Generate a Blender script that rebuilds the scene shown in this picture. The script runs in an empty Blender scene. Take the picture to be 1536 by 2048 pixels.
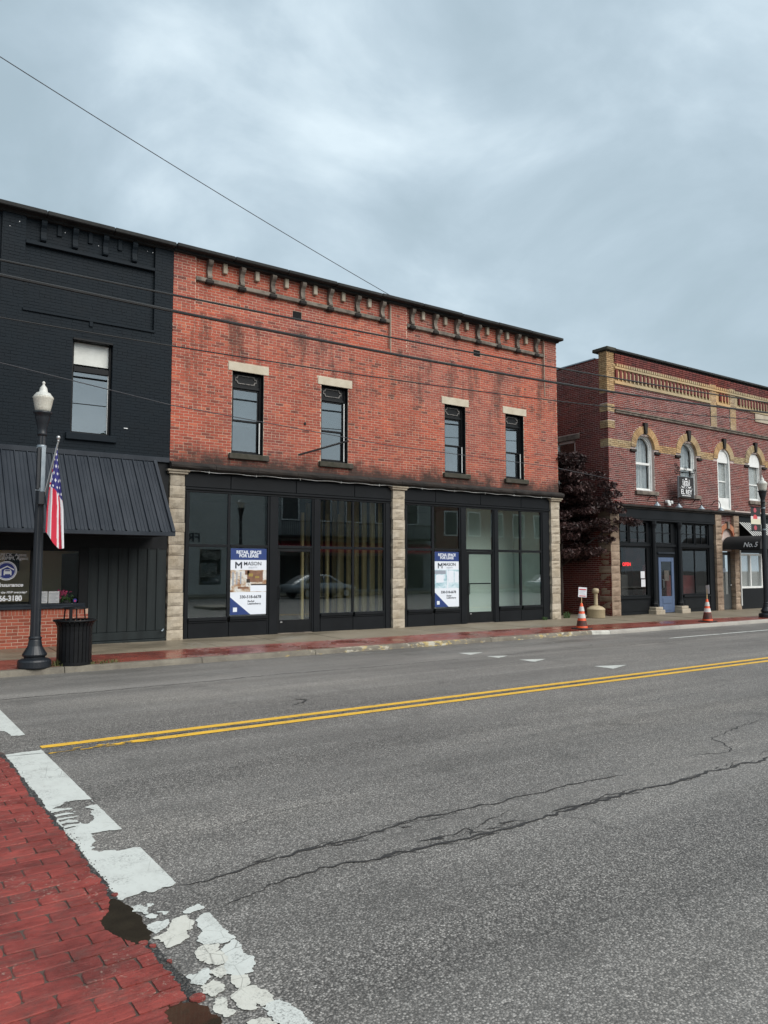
import bpy, math, random
from mathutils import Vector, Matrix, noise as MN
random.seed(7)
rad = math.radians
S = bpy.context.scene
COL = S.collection

# ------------------------------------------------------------------ camera
FPX, VP1, VP2 = 1521.0, (2981.0, 1138.0), (-284.0, 1138.0)      # photo pixels
CAMH = 1.75
_vx = Vector((VP1[0] - 768, VP1[1] - 1024, FPX)).normalized()
_vy = Vector((VP2[0] - 768, VP2[1] - 1024, FPX)); _vy = (_vy - _vx * _vx.dot(_vy)).normalized()
_vz = _vx.cross(_vy)
if _vz.y > 0: _vz = -_vz
ROT = Matrix((_vx, _vy, _vz))
cd = bpy.data.cameras.new('camera'); cam = bpy.data.objects.new('camera', cd); COL.objects.link(cam)
_r, _u, _b = ROT @ Vector((1, 0, 0)), ROT @ Vector((0, -1, 0)), ROT @ Vector((0, 0, -1))
cam.matrix_world = Matrix(((_r.x, _u.x, _b.x, 0), (_r.y, _u.y, _b.y, 0), (_r.z, _u.z, _b.z, CAMH), (0, 0, 0, 1)))
cd.sensor_fit = 'VERTICAL'; cd.sensor_height = 36.0; cd.sensor_width = 27.0; cd.lens = FPX / 2048 * 36.0
cd.clip_start = 0.05; cd.clip_end = 2000
S.camera = cam

# ------------------------------------------------------------------ sky and sun
SUN_DIR = Vector((-0.30, 0.80, -0.78)).normalized()
W = bpy.data.worlds.new('World'); S.world = W; W.use_nodes = True
wn, wl = W.node_tree.nodes, W.node_tree.links; wn.clear()
def wnode(t, **k):
    n = wn.new(t)
    for a, v in k.items(): setattr(n, a, v)
    return n
out = wnode('ShaderNodeOutputWorld'); bg = wnode('ShaderNodeBackground')
sky = wnode('ShaderNodeTexSky', sky_type='NISHITA', sun_disc=False)
sky.sun_elevation = math.asin(-SUN_DIR.z); sky.sun_rotation = math.atan2(-SUN_DIR.x, -SUN_DIR.y)
sky.air_density = 1.5; sky.dust_density = 4.0
tc = wnode('ShaderNodeTexCoord'); sep = wnode('ShaderNodeSeparateXYZ'); wl.new(tc.outputs['Generated'], sep.inputs[0])
zz = wnode('ShaderNodeMath', operation='MAXIMUM'); wl.new(sep.outputs[2], zz.inputs[0]); zz.inputs[1].default_value = 0.0
za = wnode('ShaderNodeMath', operation='ADD'); wl.new(zz.outputs[0], za.inputs[0]); za.inputs[1].default_value = 0.32
dx = wnode('ShaderNodeMath', operation='DIVIDE'); wl.new(sep.outputs[0], dx.inputs[0]); wl.new(za.outputs[0], dx.inputs[1])
dy = wnode('ShaderNodeMath', operation='DIVIDE'); wl.new(sep.outputs[1], dy.inputs[0]); wl.new(za.outputs[0], dy.inputs[1])
cmb = wnode('ShaderNodeCombineXYZ'); wl.new(dx.outputs[0], cmb.inputs[0]); wl.new(dy.outputs[0], cmb.inputs[1]); cmb.inputs[2].default_value = 7.9
nz = wnode('ShaderNodeTexNoise'); vm = wnode('ShaderNodeVectorMath', operation='MULTIPLY'); wl.new(tc.outputs['Generated'], vm.inputs[0]); vm.inputs[1].default_value = (1.0, 1.0, 1.75)
wl.new(vm.outputs[0], nz.inputs['Vector'])
nz.inputs['Scale'].default_value = 3.1; nz.inputs['Detail'].default_value = 7.0; nz.inputs['Roughness'].default_value = 0.52; nz.inputs['Distortion'].default_value = 0.3
rp = wnode('ShaderNodeValToRGB'); wl.new(nz.outputs['Fac'], rp.inputs[0])
cr = rp.color_ramp; cr.interpolation = 'B_SPLINE'
cr.elements[0].position = 0.33; cr.elements[0].color = (0.170, 0.218, 0.248, 1)
cr.elements[1].position = 0.74; cr.elements[1].color = (0.372, 0.428, 0.458, 1)
e = cr.elements.new(0.47); e.color = (0.206, 0.257, 0.294, 1)
e = cr.elements.new(0.58); e.color = (0.250, 0.305, 0.343, 1)
sk = wnode('ShaderNodeMix', data_type='RGBA', blend_type='MIX'); sk.inputs[0].default_value = 0.9
sc_ = wnode('ShaderNodeVectorMath', operation='SCALE'); wl.new(sky.outputs[0], sc_.inputs[0]); sc_.inputs['Scale'].default_value = 0.05
wl.new(sc_.outputs[0], sk.inputs[6]); wl.new(rp.outputs[0], sk.inputs[7])
wl.new(sk.outputs[2], bg.inputs[0]); bg.inputs[1].default_value = 1.0; wl.new(bg.outputs[0], out.inputs[0])
sd = bpy.data.lights.new('sun', 'SUN'); sd.energy = 1.5; sd.angle = rad(55); sd.color = (1.0, 0.96, 0.91)
so = bpy.data.objects.new('sun', sd); COL.objects.link(so)
so.rotation_euler = SUN_DIR.to_track_quat('-Z', 'Y').to_euler(); so.location = (0, 0, 30)
vs = S.view_settings; vs.view_transform = 'Standard'; vs.look = 'None'; vs.gamma = 1.0; vs.exposure = 1.32; vs.use_curve_mapping = False
S.cycles.max_bounces = 8; S.cycles.transparent_max_bounces = 16; S.cycles.glossy_bounces = 4; S.cycles.diffuse_bounces = 4
S.cycles.use_denoising = True

# ------------------------------------------------------------------ materials
MATS = {}
class NT:
    def __init__(s, name):
        s.m = bpy.data.materials.new(name); s.m.use_nodes = True
        s.n, s.l = s.m.node_tree.nodes, s.m.node_tree.links
        s.b = s.n['Principled BSDF']; s.o = s.n['Material Output']
        s.geo = s.n.new('ShaderNodeNewGeometry'); s.P = s.geo.outputs['Position']
    def put(s, sock, v):
        if isinstance(v, bpy.types.NodeSocket): s.l.new(v, sock)
        elif isinstance(v, (tuple, list)) and len(v) == 3 and sock.type == 'RGBA': sock.default_value = (*v, 1)
        else: sock.default_value = v
    def math(s, op, a, b=0.5, c=None, clamp=False):
        n = s.n.new('ShaderNodeMath'); n.operation = op; n.use_clamp = clamp
        s.put(n.inputs[0], a); s.put(n.inputs[1], b)
        if c is not None: s.put(n.inputs[2], c)
        return n.outputs[0]
    def vec(s, scale=(1, 1, 1), loc=(0, 0, 0), rot=(0, 0, 0)):
        n = s.n.new('ShaderNodeMapping'); s.l.new(s.P, n.inputs[0])
        n.inputs['Scale'].default_value = scale; n.inputs['Location'].default_value = loc; n.inputs['Rotation'].default_value = rot
        return n.outputs[0]
    def noise(s, scale, detail=4, rough=.55, v=None, dist=0):
        n = s.n.new('ShaderNodeTexNoise'); s.l.new(v or s.P, n.inputs['Vector'])
        n.inputs['Scale'].default_value = scale; n.inputs['Detail'].default_value = detail
        n.inputs['Roughness'].default_value = rough; n.inputs['Distortion'].default_value = dist
        return n.outputs['Fac']
    def vor(s, scale, feature='F1', v=None):
        n = s.n.new('ShaderNodeTexVoronoi'); n.feature = feature; s.l.new(v or s.P, n.inputs['Vector']); n.inputs['Scale'].default_value = scale
        return n
    def ramp(s, f, stops, interp='LINEAR'):
        n = s.n.new('ShaderNodeValToRGB'); s.put(n.inputs[0], f); r = n.color_ramp; r.interpolation = interp
        while len(r.elements) < len(stops): r.elements.new(0.5)
        for e, (p, c) in zip(r.elements, stops):
            e.position = p; e.color = (*c, 1) if isinstance(c, tuple) else (c, c, c, 1)
        return n.outputs[0]
    def mix(s, f, a, b, mode='MIX'):
        n = s.n.new('ShaderNodeMix'); n.data_type = 'RGBA'; n.blend_type = mode
        s.put(n.inputs[0], f); s.put(n.inputs[6], a); s.put(n.inputs[7], b)
        return n.outputs[2]
    def attr(s, name, out='Fac'):
        n = s.n.new('ShaderNodeAttribute'); n.attribute_name = name; return n.outputs[out]
    def xyz(s):
        n = s.n.new('ShaderNodeSeparateXYZ'); s.l.new(s.P, n.inputs[0]); return n.outputs
    def bump(s, h, strength=.3, dist=.01):
        n = s.n.new('ShaderNodeBump'); n.inputs['Strength'].default_value = strength; n.inputs['Distance'].default_value = dist
        s.put(n.inputs['Height'], h); s.l.new(n.outputs[0], s.b.inputs['Normal'])
    def done(s, col=None, rough=None, **k):
        if col is not None: s.put(s.b.inputs['Base Color'], col)
        if rough is not None: s.put(s.b.inputs['Roughness'], rough)
        for a, v in k.items(): s.put(s.b.inputs[a.replace('_', ' ')], v)
        MATS[s.m.name] = s.m; return s.m

def pm(name, c1, c2=None, scale=5., rough=(.5, .7), bump=.15, bscale=50., metal=0., spec=.5, stretch=(1, 1, 1), dist=.004, dirt=0.):
    """two-tone weathered paint / stone / metal"""
    t = NT(name); c2 = c2 or tuple(x * .75 for x in c1)
    v = t.vec(stretch)
    n = t.noise(scale, 6, .6, v)
    f = t.ramp(n, [(.35, 0.), (.65, 1.)])
    col = t.mix(f, c1, c2)
    if dirt:
        d = t.noise(scale * .35, 8, .7, t.vec((1, 1, .35)))
        col = t.mix(t.math('MULTIPLY', t.ramp(d, [(.5, 0.), (.7, 1.)]), dirt), col, (.03, .027, .022))
    r = t.math('MULTIPLY_ADD', n, rough[1] - rough[0], rough[0])
    if bump: t.bump(t.noise(bscale, 4), bump, dist)
    return t.done(col, r, Metallic=metal, Specular_IOR_Level=spec)

def weather(t, x, col, stain=0., soot_z=None):
    """dark water streaks below the cornice and soot above the ledge"""
    if stain:
        st = t.noise(1., 6, .62, t.vec((2.1, 1, .42)))
        m = t.ramp(st, [(.495, 0.), (.605, 1.)])
        w = t.ramp(t.math('DIVIDE', t.math('SUBTRACT', x[2], 5.6), 2.4), [(.0, .15), (.55, .75), (.92, 1.), (.99, .0)])
        m = t.math('MULTIPLY', t.math('MULTIPLY', m, w), t.math('MULTIPLY_ADD', t.noise(22, 4, .7), 2.0, -.20), clamp=True)
        col = t.mix(t.math('MULTIPLY', m, stain), col, (.030, .022, .017))
    if soot_z:
        s = t.math('SUBTRACT', soot_z + .66, x[2]); s = t.math('ADD', s, t.math('MULTIPLY_ADD', t.noise(1.6, 6, .7), 1.5, -.72))
        col = t.mix(t.ramp(s, [(.12, 0.), (.52, .9)]), col, (.03, .024, .02))
    return col

def brick_mat(name, cols, stain=0., soot_z=None, band=None, light=0.):
    t = NT(name); a = t.attr('rnd')
    col = t.ramp(a, [(i / (len(cols) - 1), c) for i, c in enumerate(cols)])
    big = t.noise(.55, 3, .5)
    col = t.mix(t.math('MULTIPLY', t.ramp(big, [(.40, 0.), (.62, 1.)]), .75), col, t.mix(1., col, (1.30, 1.0, .74), 'MULTIPLY'))
    col = t.mix(t.math('MULTIPLY', t.ramp(t.noise(.9, 4, .6, t.vec((1, 1, 1), (5, 0, 3))), [(.45, 0.), (.65, 1.)]), .55), col, t.mix(1., col, (.62, .66, .74), 'MULTIPLY'))
    fine = t.noise(38, 5, .65)
    col = t.mix(.55, col, t.mix(1., col, t.ramp(fine, [(.25, .55), (.75, 1.35)]), 'MULTIPLY'))
    x = t.xyz()
    col = weather(t, x, col, stain, soot_z)
    t.bump(fine, .5, .006)
    return t.done(col, t.math('MULTIPLY_ADD', fine, .3, .62), Specular_IOR_Level=.3)

def glass_mat(name, base=.045, power=4.0, tint=(.62, .68, .66), gain=.75):
    t = NT(name); t.n.remove(t.b)
    lw = t.n.new('ShaderNodeLayerWeight'); lw.inputs['Blend'].default_value = .5
    f = t.math('POWER', lw.outputs['Facing'], power); f = t.math('MULTIPLY_ADD', f, gain, base, clamp=True)
    tr = t.n.new('ShaderNodeBsdfTransparent'); tr.inputs[0].default_value = (*tint, 1)
    gl = t.n.new('ShaderNodeBsdfGlossy'); gl.inputs['Roughness'].default_value = .0; gl.inputs[0].default_value = (.93, .97, 1, 1)
    bm = t.n.new('ShaderNodeBump'); bm.inputs['Strength'].default_value = .035; bm.inputs['Distance'].default_value = .02
    t.l.new(t.noise(1.1, 1), bm.inputs['Height']); t.l.new(bm.outputs[0], gl.inputs['Normal'])
    ms = t.n.new('ShaderNodeMixShader'); t.l.new(f, ms.inputs[0]); t.l.new(tr.outputs[0], ms.inputs[1]); t.l.new(gl.outputs[0], ms.inputs[2])
    t.l.new(ms.outputs[0], t.o.inputs['Surface']); MATS[name] = t.m; return t.m

def attr_mat(name, rough=.7, sheen=0., trans=0.):
    t = NT(name); c = t.attr('col', 'Color')
    n = t.noise(60, 3)
    t.done(t.mix(.25, c, t.mix(1., c, t.ramp(n, [(.3, .7), (.7, 1.25)]), 'MULTIPLY')), rough)
    return t.m

# asphalt
def asphalt():
    t = NT('asphalt')
    vo = t.vor(98., v=t.vec((1, 1, .2))); vo2 = t.vor(220., v=t.vec((1, 1, .2)))
    c1 = t.ramp(vo.outputs['Color'], [(.0, (.050, .046, .042)), (.34, (.115, .108, .100)), (.56, (.245, .230, .212)), (.78, (.50, .47, .435)), (1., (.84, .79, .73))])
    c2 = t.ramp(vo2.outputs['Color'], [(.0, (.05, .047, .043)), (.5, (.145, .137, .128)), (1., (.58, .55, .51))])
    col = t.mix(.42, c1, c2)
    gap = t.ramp(vo.outputs['Distance'], [(.25, 0.), (.75, 1.)])
    col = t.mix(t.math('MULTIPLY', gap, .75), col, (.034, .032, .030))
    x = t.xyz()
    far = t.ramp(t.math('DIVIDE', x[1], 14.), [(.66, 0.), (.80, 1.)])          # the far lane is an older, finer and darker mat
    col = t.mix(t.math('MULTIPLY', far, .45), col, t.ramp(t.noise(60, 4, .7), [(.3, (.09, .085, .078)), (.7, (.26, .248, .23))]))
    big = t.noise(.5, 6, .62, t.vec((.35, 1.1, 1)))
    col = t.mix(1., col, t.ramp(big, [(.28, (.66, .66, .67)), (.5, (.98, .98, .98)), (.72, (1.30, 1.28, 1.25))]), 'MULTIPLY')
    blot = t.ramp(t.noise(1.3, 7, .68), [(.56, 0.), (.70, 1.)])
    col = t.mix(t.math('MULTIPLY', blot, .5), col, (.06, .057, .053))
    pol = t.ramp(t.noise(1., 3, .5, t.vec((.05, .62, 1), (0, .35, 0))), [(.42, 0.), (.62, 1.)])
    col = t.mix(t.math('MULTIPLY', pol, .22), col, (.30, .285, .265))
    tr = t.noise(1., 5, .6, t.vec((.06, 2.1, 1)))
    col = t.mix(1., col, t.ramp(tr, [(.3, .80), (.7, 1.16)]), 'MULTIPLY')
    sp = t.ramp(t.noise(2.6, 3, .5), [(.70, 0.), (.78, 1.)])
    col = t.mix(t.math('MULTIPLY', sp, .35), col, (.03, .03, .03))
    wet = t.ramp(t.noise(.7, 5, .6, t.vec((.3, 1, 1), (3, 1, 0))), [(.45, 0.), (.62, 1.)])
    gut = t.ramp(t.math('DIVIDE', x[1], 14.), [(.83, 0.), (.965, 1.)])
    w2 = t.math('MULTIPLY', wet, gut)
    col = t.mix(t.math('MULTIPLY', w2, .55), col, (.035, .036, .037))
    r = t.math('MULTIPLY_ADD', w2, -.36, .60); r = t.math('MULTIPLY_ADD', big, .12, r)
    h = t.math('SUBTRACT', 1., vo.outputs['Distance']); h = t.math('MULTIPLY', h, t.math('MULTIPLY_ADD', far, -.7, 1.))
    t.bump(t.math('MULTIPLY_ADD', t.noise(320, 2), .35, h), .75, .006)
    return t.done(col, r, Specular_IOR_Level=.28)
asphalt()

def concrete(name, a, b, wet=.0, rough=.75):
    t = NT(name)
    n = t.noise(1.1, 8, .62); f = t.noise(70, 4, .7)
    col = t.mix(t.ramp(n, [(.35, 0.), (.68, 1.)]), a, b)
    col = t.mix(.5, col, t.mix(1., col, t.ramp(f, [(.3, .72), (.7, 1.22)]), 'MULTIPLY'))
    st = t.ramp(t.noise(.55, 6, .65, t.vec((.6, 1.6, 1), (7, 2, 1))), [(.5, 0.), (.66, 1.)])
    col = t.mix(t.math('MULTIPLY', st, .45), col, tuple(x * .35 for x in a))
    t.bump(f, .35, .004)
    return t.done(col, t.math('MULTIPLY_ADD', st, -wet, rough), Specular_IOR_Level=.45)
concrete('sidewalk_concrete', (.180, .150, .106), (.240, .203, .150), .3, .62)
concrete('bridge_concrete', (.30, .28, .25), (.38, .36, .32))

def kerb_mat():
    t = NT('kerb_stone'); x = t.xyz()
    n = t.noise(2.2, 7, .65); f = t.noise(60, 4, .7)
    col = t.mix(t.ramp(n, [(.35, 0.), (.65, 1.)]), (.115, .10, .078), (.20, .178, .138))
    col = t.mix(.5, col, t.mix(1., col, t.ramp(f, [(.3, .7), (.7, 1.25)]), 'MULTIPLY'))
    fl = t.noise(9., 7, .72, t.vec((.6, 1, 1.3)))
    win = t.ramp(t.math('DIVIDE', x[0], 20.), [(.15, 0.), (.42, .55), (.52, 1.), (.72, .9), (.81, .45), (.84, 0.)])
    m = t.math('MULTIPLY', win, t.ramp(t.noise(.9, 3), [(.3, .2), (.6, 1.)]))
    pf = t.math('ADD', fl, t.math('MULTIPLY_ADD', m, .30, -.20))
    p = t.ramp(pf, [(.50, 0.), (.54, 1.)])
    col = t.mix(t.math('MULTIPLY', p, .8), col, t.mix(t.ramp(t.noise(5., 3), [(.45, 0.), (.55, 1.)]), (.46, .34, .11), (.50, .47, .38)))
    moss = t.ramp(t.noise(3.2, 6, .7), [(.56, 0.), (.7, .6)])
    col = t.mix(t.math('MULTIPLY', moss, .6), col, (.06, .055, .035))
    t.bump(t.math('ADD', f, p), .4, .005)
    return t.done(col, .7)
kerb_mat()

def band_mat():
    t = NT('red_paving'); x = t.xyz()
    br = t.n.new('ShaderNodeTexBrick'); t.l.new(t.vec((1, 1, 1)), br.inputs['Vector'])
    br.inputs['Scale'].default_value = 1.; br.inputs['Brick Width'].default_value = .2; br.inputs['Row Height'].default_value = .1; br.inputs['Mortar Size'].default_value = .006
    br.inputs['Color1'].default_value = (.26, .055, .036, 1); br.inputs['Color2'].default_value = (.185, .042, .030, 1); br.inputs['Mortar'].default_value = (.11, .05, .04, 1)
    n = t.noise(1.3, 7, .65)
    col = t.mix(1., br.outputs[0], t.ramp(n, [(.3, .62), (.7, 1.25)]), 'MULTIPLY')
    t.bump(t.math('ADD', br.outputs['Fac'], t.noise(40, 3)), .12, .003)
    return t.done(col, t.ramp(t.noise(.8, 5, .6), [(.35, .12), (.62, .52)]), Specular_IOR_Level=.55)
band_mat()

def paver_mat():
    t = NT('red_coated_paver'); a = t.attr('rnd')
    col = t.ramp(a, [(0., (.195, .036, .029)), (.5, (.245, .043, .034)), (1., (.30, .053, .041))])
    n = t.noise(4., 7, .68)
    col = t.mix(1., col, t.ramp(n, [(.28, .50), (.5, .95), (.72, 1.30)]), 'MULTIPLY')
    streak = t.noise(1., 6, .7, t.vec((9, 46, 20), rot=(0, 0, .15)))
    col = t.mix(.6, col, t.mix(1., col, t.ramp(streak, [(.3, .55), (.7, 1.35)]), 'MULTIPLY'))
    dirt = t.ramp(t.noise(8., 8, .74, t.vec((.6, 1, 1))), [(.50, 0.), (.70, 1.)])
    col = t.mix(t.math('MULTIPLY', dirt, .62), col, (.105, .066, .054))
    big = t.ramp(t.noise(1.9, 5, .6), [(.46, .06), (.64, 1.)])
    chip = t.math('MULTIPLY', t.ramp(t.noise(48., 5, .74), [(.58, 0.), (.62, 1.)]), big)
    col = t.mix(t.math('MULTIPLY', chip, .8), col, (.44, .36, .29))
    dk = t.ramp(t.noise(64., 4, .7), [(.60, 0.), (.68, 1.)])
    col = t.mix(t.math('MULTIPLY', dk, .55), col, (.045, .026, .022))
    t.bump(t.math('MULTIPLY_ADD', t.noise(130, 4, .7), .5, t.math('MULTIPLY_ADD', streak, .8, t.noise(20, 6, .7))), .8, .010)
    return t.done(col, t.ramp(n, [(.3, .36), (.7, .70)]), Specular_IOR_Level=.4)
paver_mat()

def paint_mat(name, col, dirty, amount=.6):
    t = NT(name)
    n = t.noise(6, 8, .72, t.vec((1, .5, 1))); f = t.noise(120, 3, .7)
    c = t.mix(t.math('MULTIPLY', t.ramp(n, [(.48, 0.), (.75, 1.)]), amount), col, dirty)
    c = t.mix(t.ramp(f, [(.63, 0.), (.72, .5)]), c, dirty)
    vo = t.vor(7., 'DISTANCE_TO_EDGE', t.vec((1, 1, 1)))
    cr = t.ramp(vo.outputs['Distance'], [(.0, 1.), (.018, 0.)])
    worn = t.math('MULTIPLY', t.ramp(t.noise(85., 5, .75), [(.50, 0.), (.60, 1.)]), t.ramp(t.noise(4.5, 6, .7), [(.46, .0), (.66, .9)]))
    c = t.mix(worn, c, (.10, .097, .092))
    cr = t.math('MULTIPLY', cr, t.ramp(t.noise(1.2, 4), [(.5, 0.), (.6, .7)]))
    c = t.mix(cr, c, (.09, .085, .075))
    t.bump(f, .3, .003)
    return t.done(c, .62)
paint_mat('white_road_paint', (.55, .565, .53), (.36, .36, .33), .5)
paint_mat('cream_road_paint', (.56, .55, .49), (.36, .34, .29), .6)
paint_mat('yellow_road_paint', (.74, .43, .035), (.36, .22, .06), .4)

brick_mat('red_brick', [(.135, .050, .042), (.27, .070, .050), (.325, .086, .060), (.30, .076, .054), (.365, .098, .066), (.32, .084, .060), (.335, .090, .062), (.285, .074, .053), (.255, .068, .050), (.35, .096, .064), (.42, .135, .086)], stain=.78, soot_z=4.1)
brick_mat('dark_red_brick', [(.08, .026, .023), (.13, .034, .030), (.17, .042, .036), (.145, .037, .033), (.19, .051, .043), (.11, .032, .029)])
brick_mat('orange_brick', [(.24, .066, .042), (.31, .085, .052), (.36, .105, .066), (.28, .072, .048)])
brick_mat('buff_brick', [(.30, .225, .125), (.37, .285, .165), (.42, .33, .20), (.34, .25, .14), (.27, .20, .12)])
brick_mat('orange_arch_brick', [(.40, .16, .085), (.47, .22, .12), (.36, .13, .075)])
def mortar_mat():
    t = NT('mortar'); f = t.noise(3., 6, .6)
    col = t.mix(t.ramp(f, [(.35, 0.), (.65, 1.)]), (.54, .39, .30), (.44, .305, .23))
    col = weather(t, t.xyz(), col, .68, 4.1); t.bump(t.noise(90, 4), .3, .004)
    return t.done(col, .9)
mortar_mat()
pm('plain_mortar', (.54, .39, .30), (.44, .305, .23), 3., (.85, .95), .3, 90)
pm('grey_mortar', (.56, .46, .42), (.44, .345, .31), 3., (.85, .95), .3, 90)
pm('painted_brick', (.0050, .0090, .0130), (.0072, .0122, .0170), 2.2, (.55, .75), .2, 45, spec=.16)
pm('black_storefront', (.0070, .0082, .0098), (.0095, .011, .013), 1.4, (.40, .55), .1, 30, spec=.15)
pm('black_trim', (.0055, .0065, .0075), (.008, .009, .0105), 3., (.38, .55), .12, 40, spec=.18)
pm('awning_metal', (.0135, .0185, .0260), (.0255, .0315, .0405), 1.5, (.38, .56), .06, 12, spec=.25, stretch=(2.2, 1, .5))
pm('board_paint', (.010, .0135, .0145), (.020, .026, .027), 1.6, (.5, .65), .3, 26, spec=.2, stretch=(3, 1, .3), dirt=.3)
pm('stone_block', (.44, .385, .305), (.33, .275, .20), 2.6, (.78, .92), .7, 26, dist=.012, dirt=.35)
pm('brown_stone_block', (.34, .255, .185), (.215, .15, .105), 2.2, (.78, .92), .7, 26, dist=.012, dirt=.35)
pm('pale_lintel', (.53, .475, .375), (.45, .395, .30), 4., (.8, .9), .35, 40)
pm('grey_stone', (.22, .185, .15), (.085, .068, .055), 4., (.8, .9), .5, 30, dirt=.55)
pm('weathered_ledge', (.026, .020, .016), (.009, .008, .0075), 3.5, (.85, .95), .7, 22, dist=.02)
pm('coping', (.019, .020, .019), (.011, .0115, .0115), 3., (.8, .95), .6, 25, dist=.01)
pm('mossy_sill', (.060, .052, .042), (.030, .030, .018), 6., (.85, .95), .6, 25)
pm('white_trim', (.76, .77, .75), (.66, .67, .65), 5., (.45, .6), .15, 40)
pm('ornament_worn', (.20, .185, .17), (.05, .05, .05), 14., (.6, .7), .3, 50)
pm('lamp_iron', (.008, .0105, .0145), (.012, .0145, .019), 4., (.34, .5), .2, 60)
pm('lamp_cap', (.58, .58, .54), (.46, .46, .42), 8., (.35, .5), .1, 40)
pm('galvanised', (.30, .34, .37), (.22, .26, .29), 6., (.35, .5), .1, 50, metal=.6)
pm('silver', (.55, .55, .54), (.42, .42, .42), 8., (.25, .35), .05, 50, metal=.8)
pm('can_black', (.0045, .005, .006), (.007, .0075, .0085), 6., (.35, .5), .15, 60, spec=.25)
pm('rubber', (.018, .018, .018), (.03, .028, .026), 8., (.7, .85), .2, 60)
pm('cable', (.012, .012, .012), (.017, .017, .017), 5., (.5, .6), 0)
pm('thin_cable', (.05, .05, .055), (.035, .035, .04), 5., (.5, .6), 0)
pm('cream_plastic', (.46, .37, .235), (.40, .32, .20), 4., (.5, .65), .1, 50, dirt=.25)
pm('cone_orange', (.70, .085, .015), (.58, .065, .015), 6., (.45, .6), .1, 50)
pm('cone_white', (.66, .64, .61), (.52, .5, .47), 9., (.4, .55), .05, 50)
pm('cone_soiled', (.045, .022, .016), (.15, .03, .016), 7., (.6, .7), .1, 50)
pm('paper_white', (.68, .68, .70), (.60, .60, .63), 4., (.6, .7), 0)
pm('print_red', (.45, .03, .05), (.38, .03, .045), 4., (.6, .7), 0)
pm('print_blue', (.015, .042, .175), (.012, .036, .155), 2., (.35, .5), 0)
pm('print_white', (.70, .74, .80), (.66, .70, .76), 2., (.4, .5), 0)
pm('print_brown', (.22, .11, .06), (.13, .06, .035), 9., (.5, .6), 0)
pm('print_dark', (.022, .03, .045), (.018, .025, .038), 2., (.5, .6), 0)
pm('print_grey', (.28, .31, .36), (.24, .27, .32), 2., (.5, .6), 0)
pm('decal_white', (.84, .85, .86), (.80, .81, .82), 2., (.5, .6), 0)
pm('decal_blue', (.012, .03, .24), (.010, .026, .20), 2., (.4, .5), 0)
pm('timber', (.74, .53, .28), (.64, .45, .23), 3., (.6, .75), .2, 30, stretch=(4, 4, .4))
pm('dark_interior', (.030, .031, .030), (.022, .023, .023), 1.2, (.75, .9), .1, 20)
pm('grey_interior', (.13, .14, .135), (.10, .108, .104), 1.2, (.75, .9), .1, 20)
pm('drywall', (.76, .80, .74), (.70, .75, .69), 1.4, (.75, .9), .05, 20)
pm('floor_interior', (.11, .105, .095), (.075, .07, .065), 1., (.4, .6), .1, 20)
pm('tan_interior', (.62, .51, .32), (.56, .46, .285), 1.4, (.7, .85), .05, 20)
pm('blind', (.44, .47, .47), (.38, .41, .42), 2., (.55, .7), 0)
pm('curtain', (.50, .54, .56), (.40, .44, .47), 3., (.7, .8), .4, 9, dist=.05)
pm('blue_door', (.085, .125, .215), (.07, .105, .18), 3., (.4, .55), .1, 40)
pm('grey_door', (.055, .06, .06), (.042, .047, .048), 3., (.42, .55), .1, 40)
pm('red_interior', (.11, .008, .010), (.06, .006, .008), 2., (.5, .7), 0)
pm('black_canvas', (.010, .010, .011), (.014, .014, .015), 3., (.7, .85), .25, 80)
pm('white_canvas', (.52, .52, .50), (.44, .44, .42), 3., (.7, .85), .2, 80)
pm('bark', (.045, .032, .026), (.026, .02, .017), 9., (.85, .95), .8, 30, dist=.02)
pm('grass_leaf', (.105, .10, .03), (.07, .085, .022), 9., (.6, .75), 0)
pm('green_leaf', (.035, .085, .02), (.055, .115, .028), 9., (.5, .65), 0)
pm('pale_wall', (.60, .61, .58), (.53, .54, .51), .8, (.8, .9), .2, 20)
pm('grey_siding', (.33, .34, .335), (.27, .28, .28), .8, (.7, .8), .15, 20)
pm('far_brick', (.22, .075, .052), (.16, .055, .04), 3., (.8, .9), .3, 30)
pm('car_silver', (.36, .38, .40), (.34, .36, .38), 2., (.22, .3), 0, metal=.5)
pm('car_dark', (.02, .021, .022), (.015, .016, .017), 2., (.12, .2), 0)
pm('tar', (.020, .019, .019), (.034, .032, .031), 20., (.75, .9), .6, 90)
def edge_asphalt():
    t = NT('edge_asphalt'); vo = t.vor(70.)
    col = t.ramp(vo.outputs['Color'], [(0., (.022, .021, .020)), (.5, (.05, .048, .045)), (.8, (.13, .125, .115)), (1., (.30, .285, .26))])
    col = t.mix(t.ramp(vo.outputs['Distance'], [(.3, 0.), (.8, .85)]), col, (.016, .015, .014))
    col = t.mix(.5, col, t.mix(1., col, t.ramp(t.noise(6, 6, .7), [(.3, .4), (.7, 1.6)]), 'MULTIPLY'))
    t.bump(t.math('SUBTRACT', t.noise(25, 5, .7), vo.outputs['Distance']), 1., .012)
    return t.done(col, .6)
edge_asphalt()
pm('gravel_stone', (.085, .078, .07), (.04, .037, .034), 30., (.7, .9), .3, 60)
pm('joint_soil', (.095, .058, .046), (.060, .042, .034), 9., (.85, .95), .6, 70)
pm('ground_dirt', (.12, .11, .095), (.09, .085, .075), .3, (.85, .95), .3, 20)
pm('petal', (.55, .045, .16), (.45, .04, .13), 9., (.6, .7), 0)
pm('poster_dull', (.10, .085, .07), (.05, .045, .04), 14., (.5, .6), 0)
pm('gold_letters', (.30, .21, .05), (.25, .18, .04), 4., (.4, .5), 0)
glass_mat('storefront_glass', .105, 3.0, (.91, .96, .945), .6)
glass_mat('upper_glass', .30, 2.6, (.50, .55, .57), .6)
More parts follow.
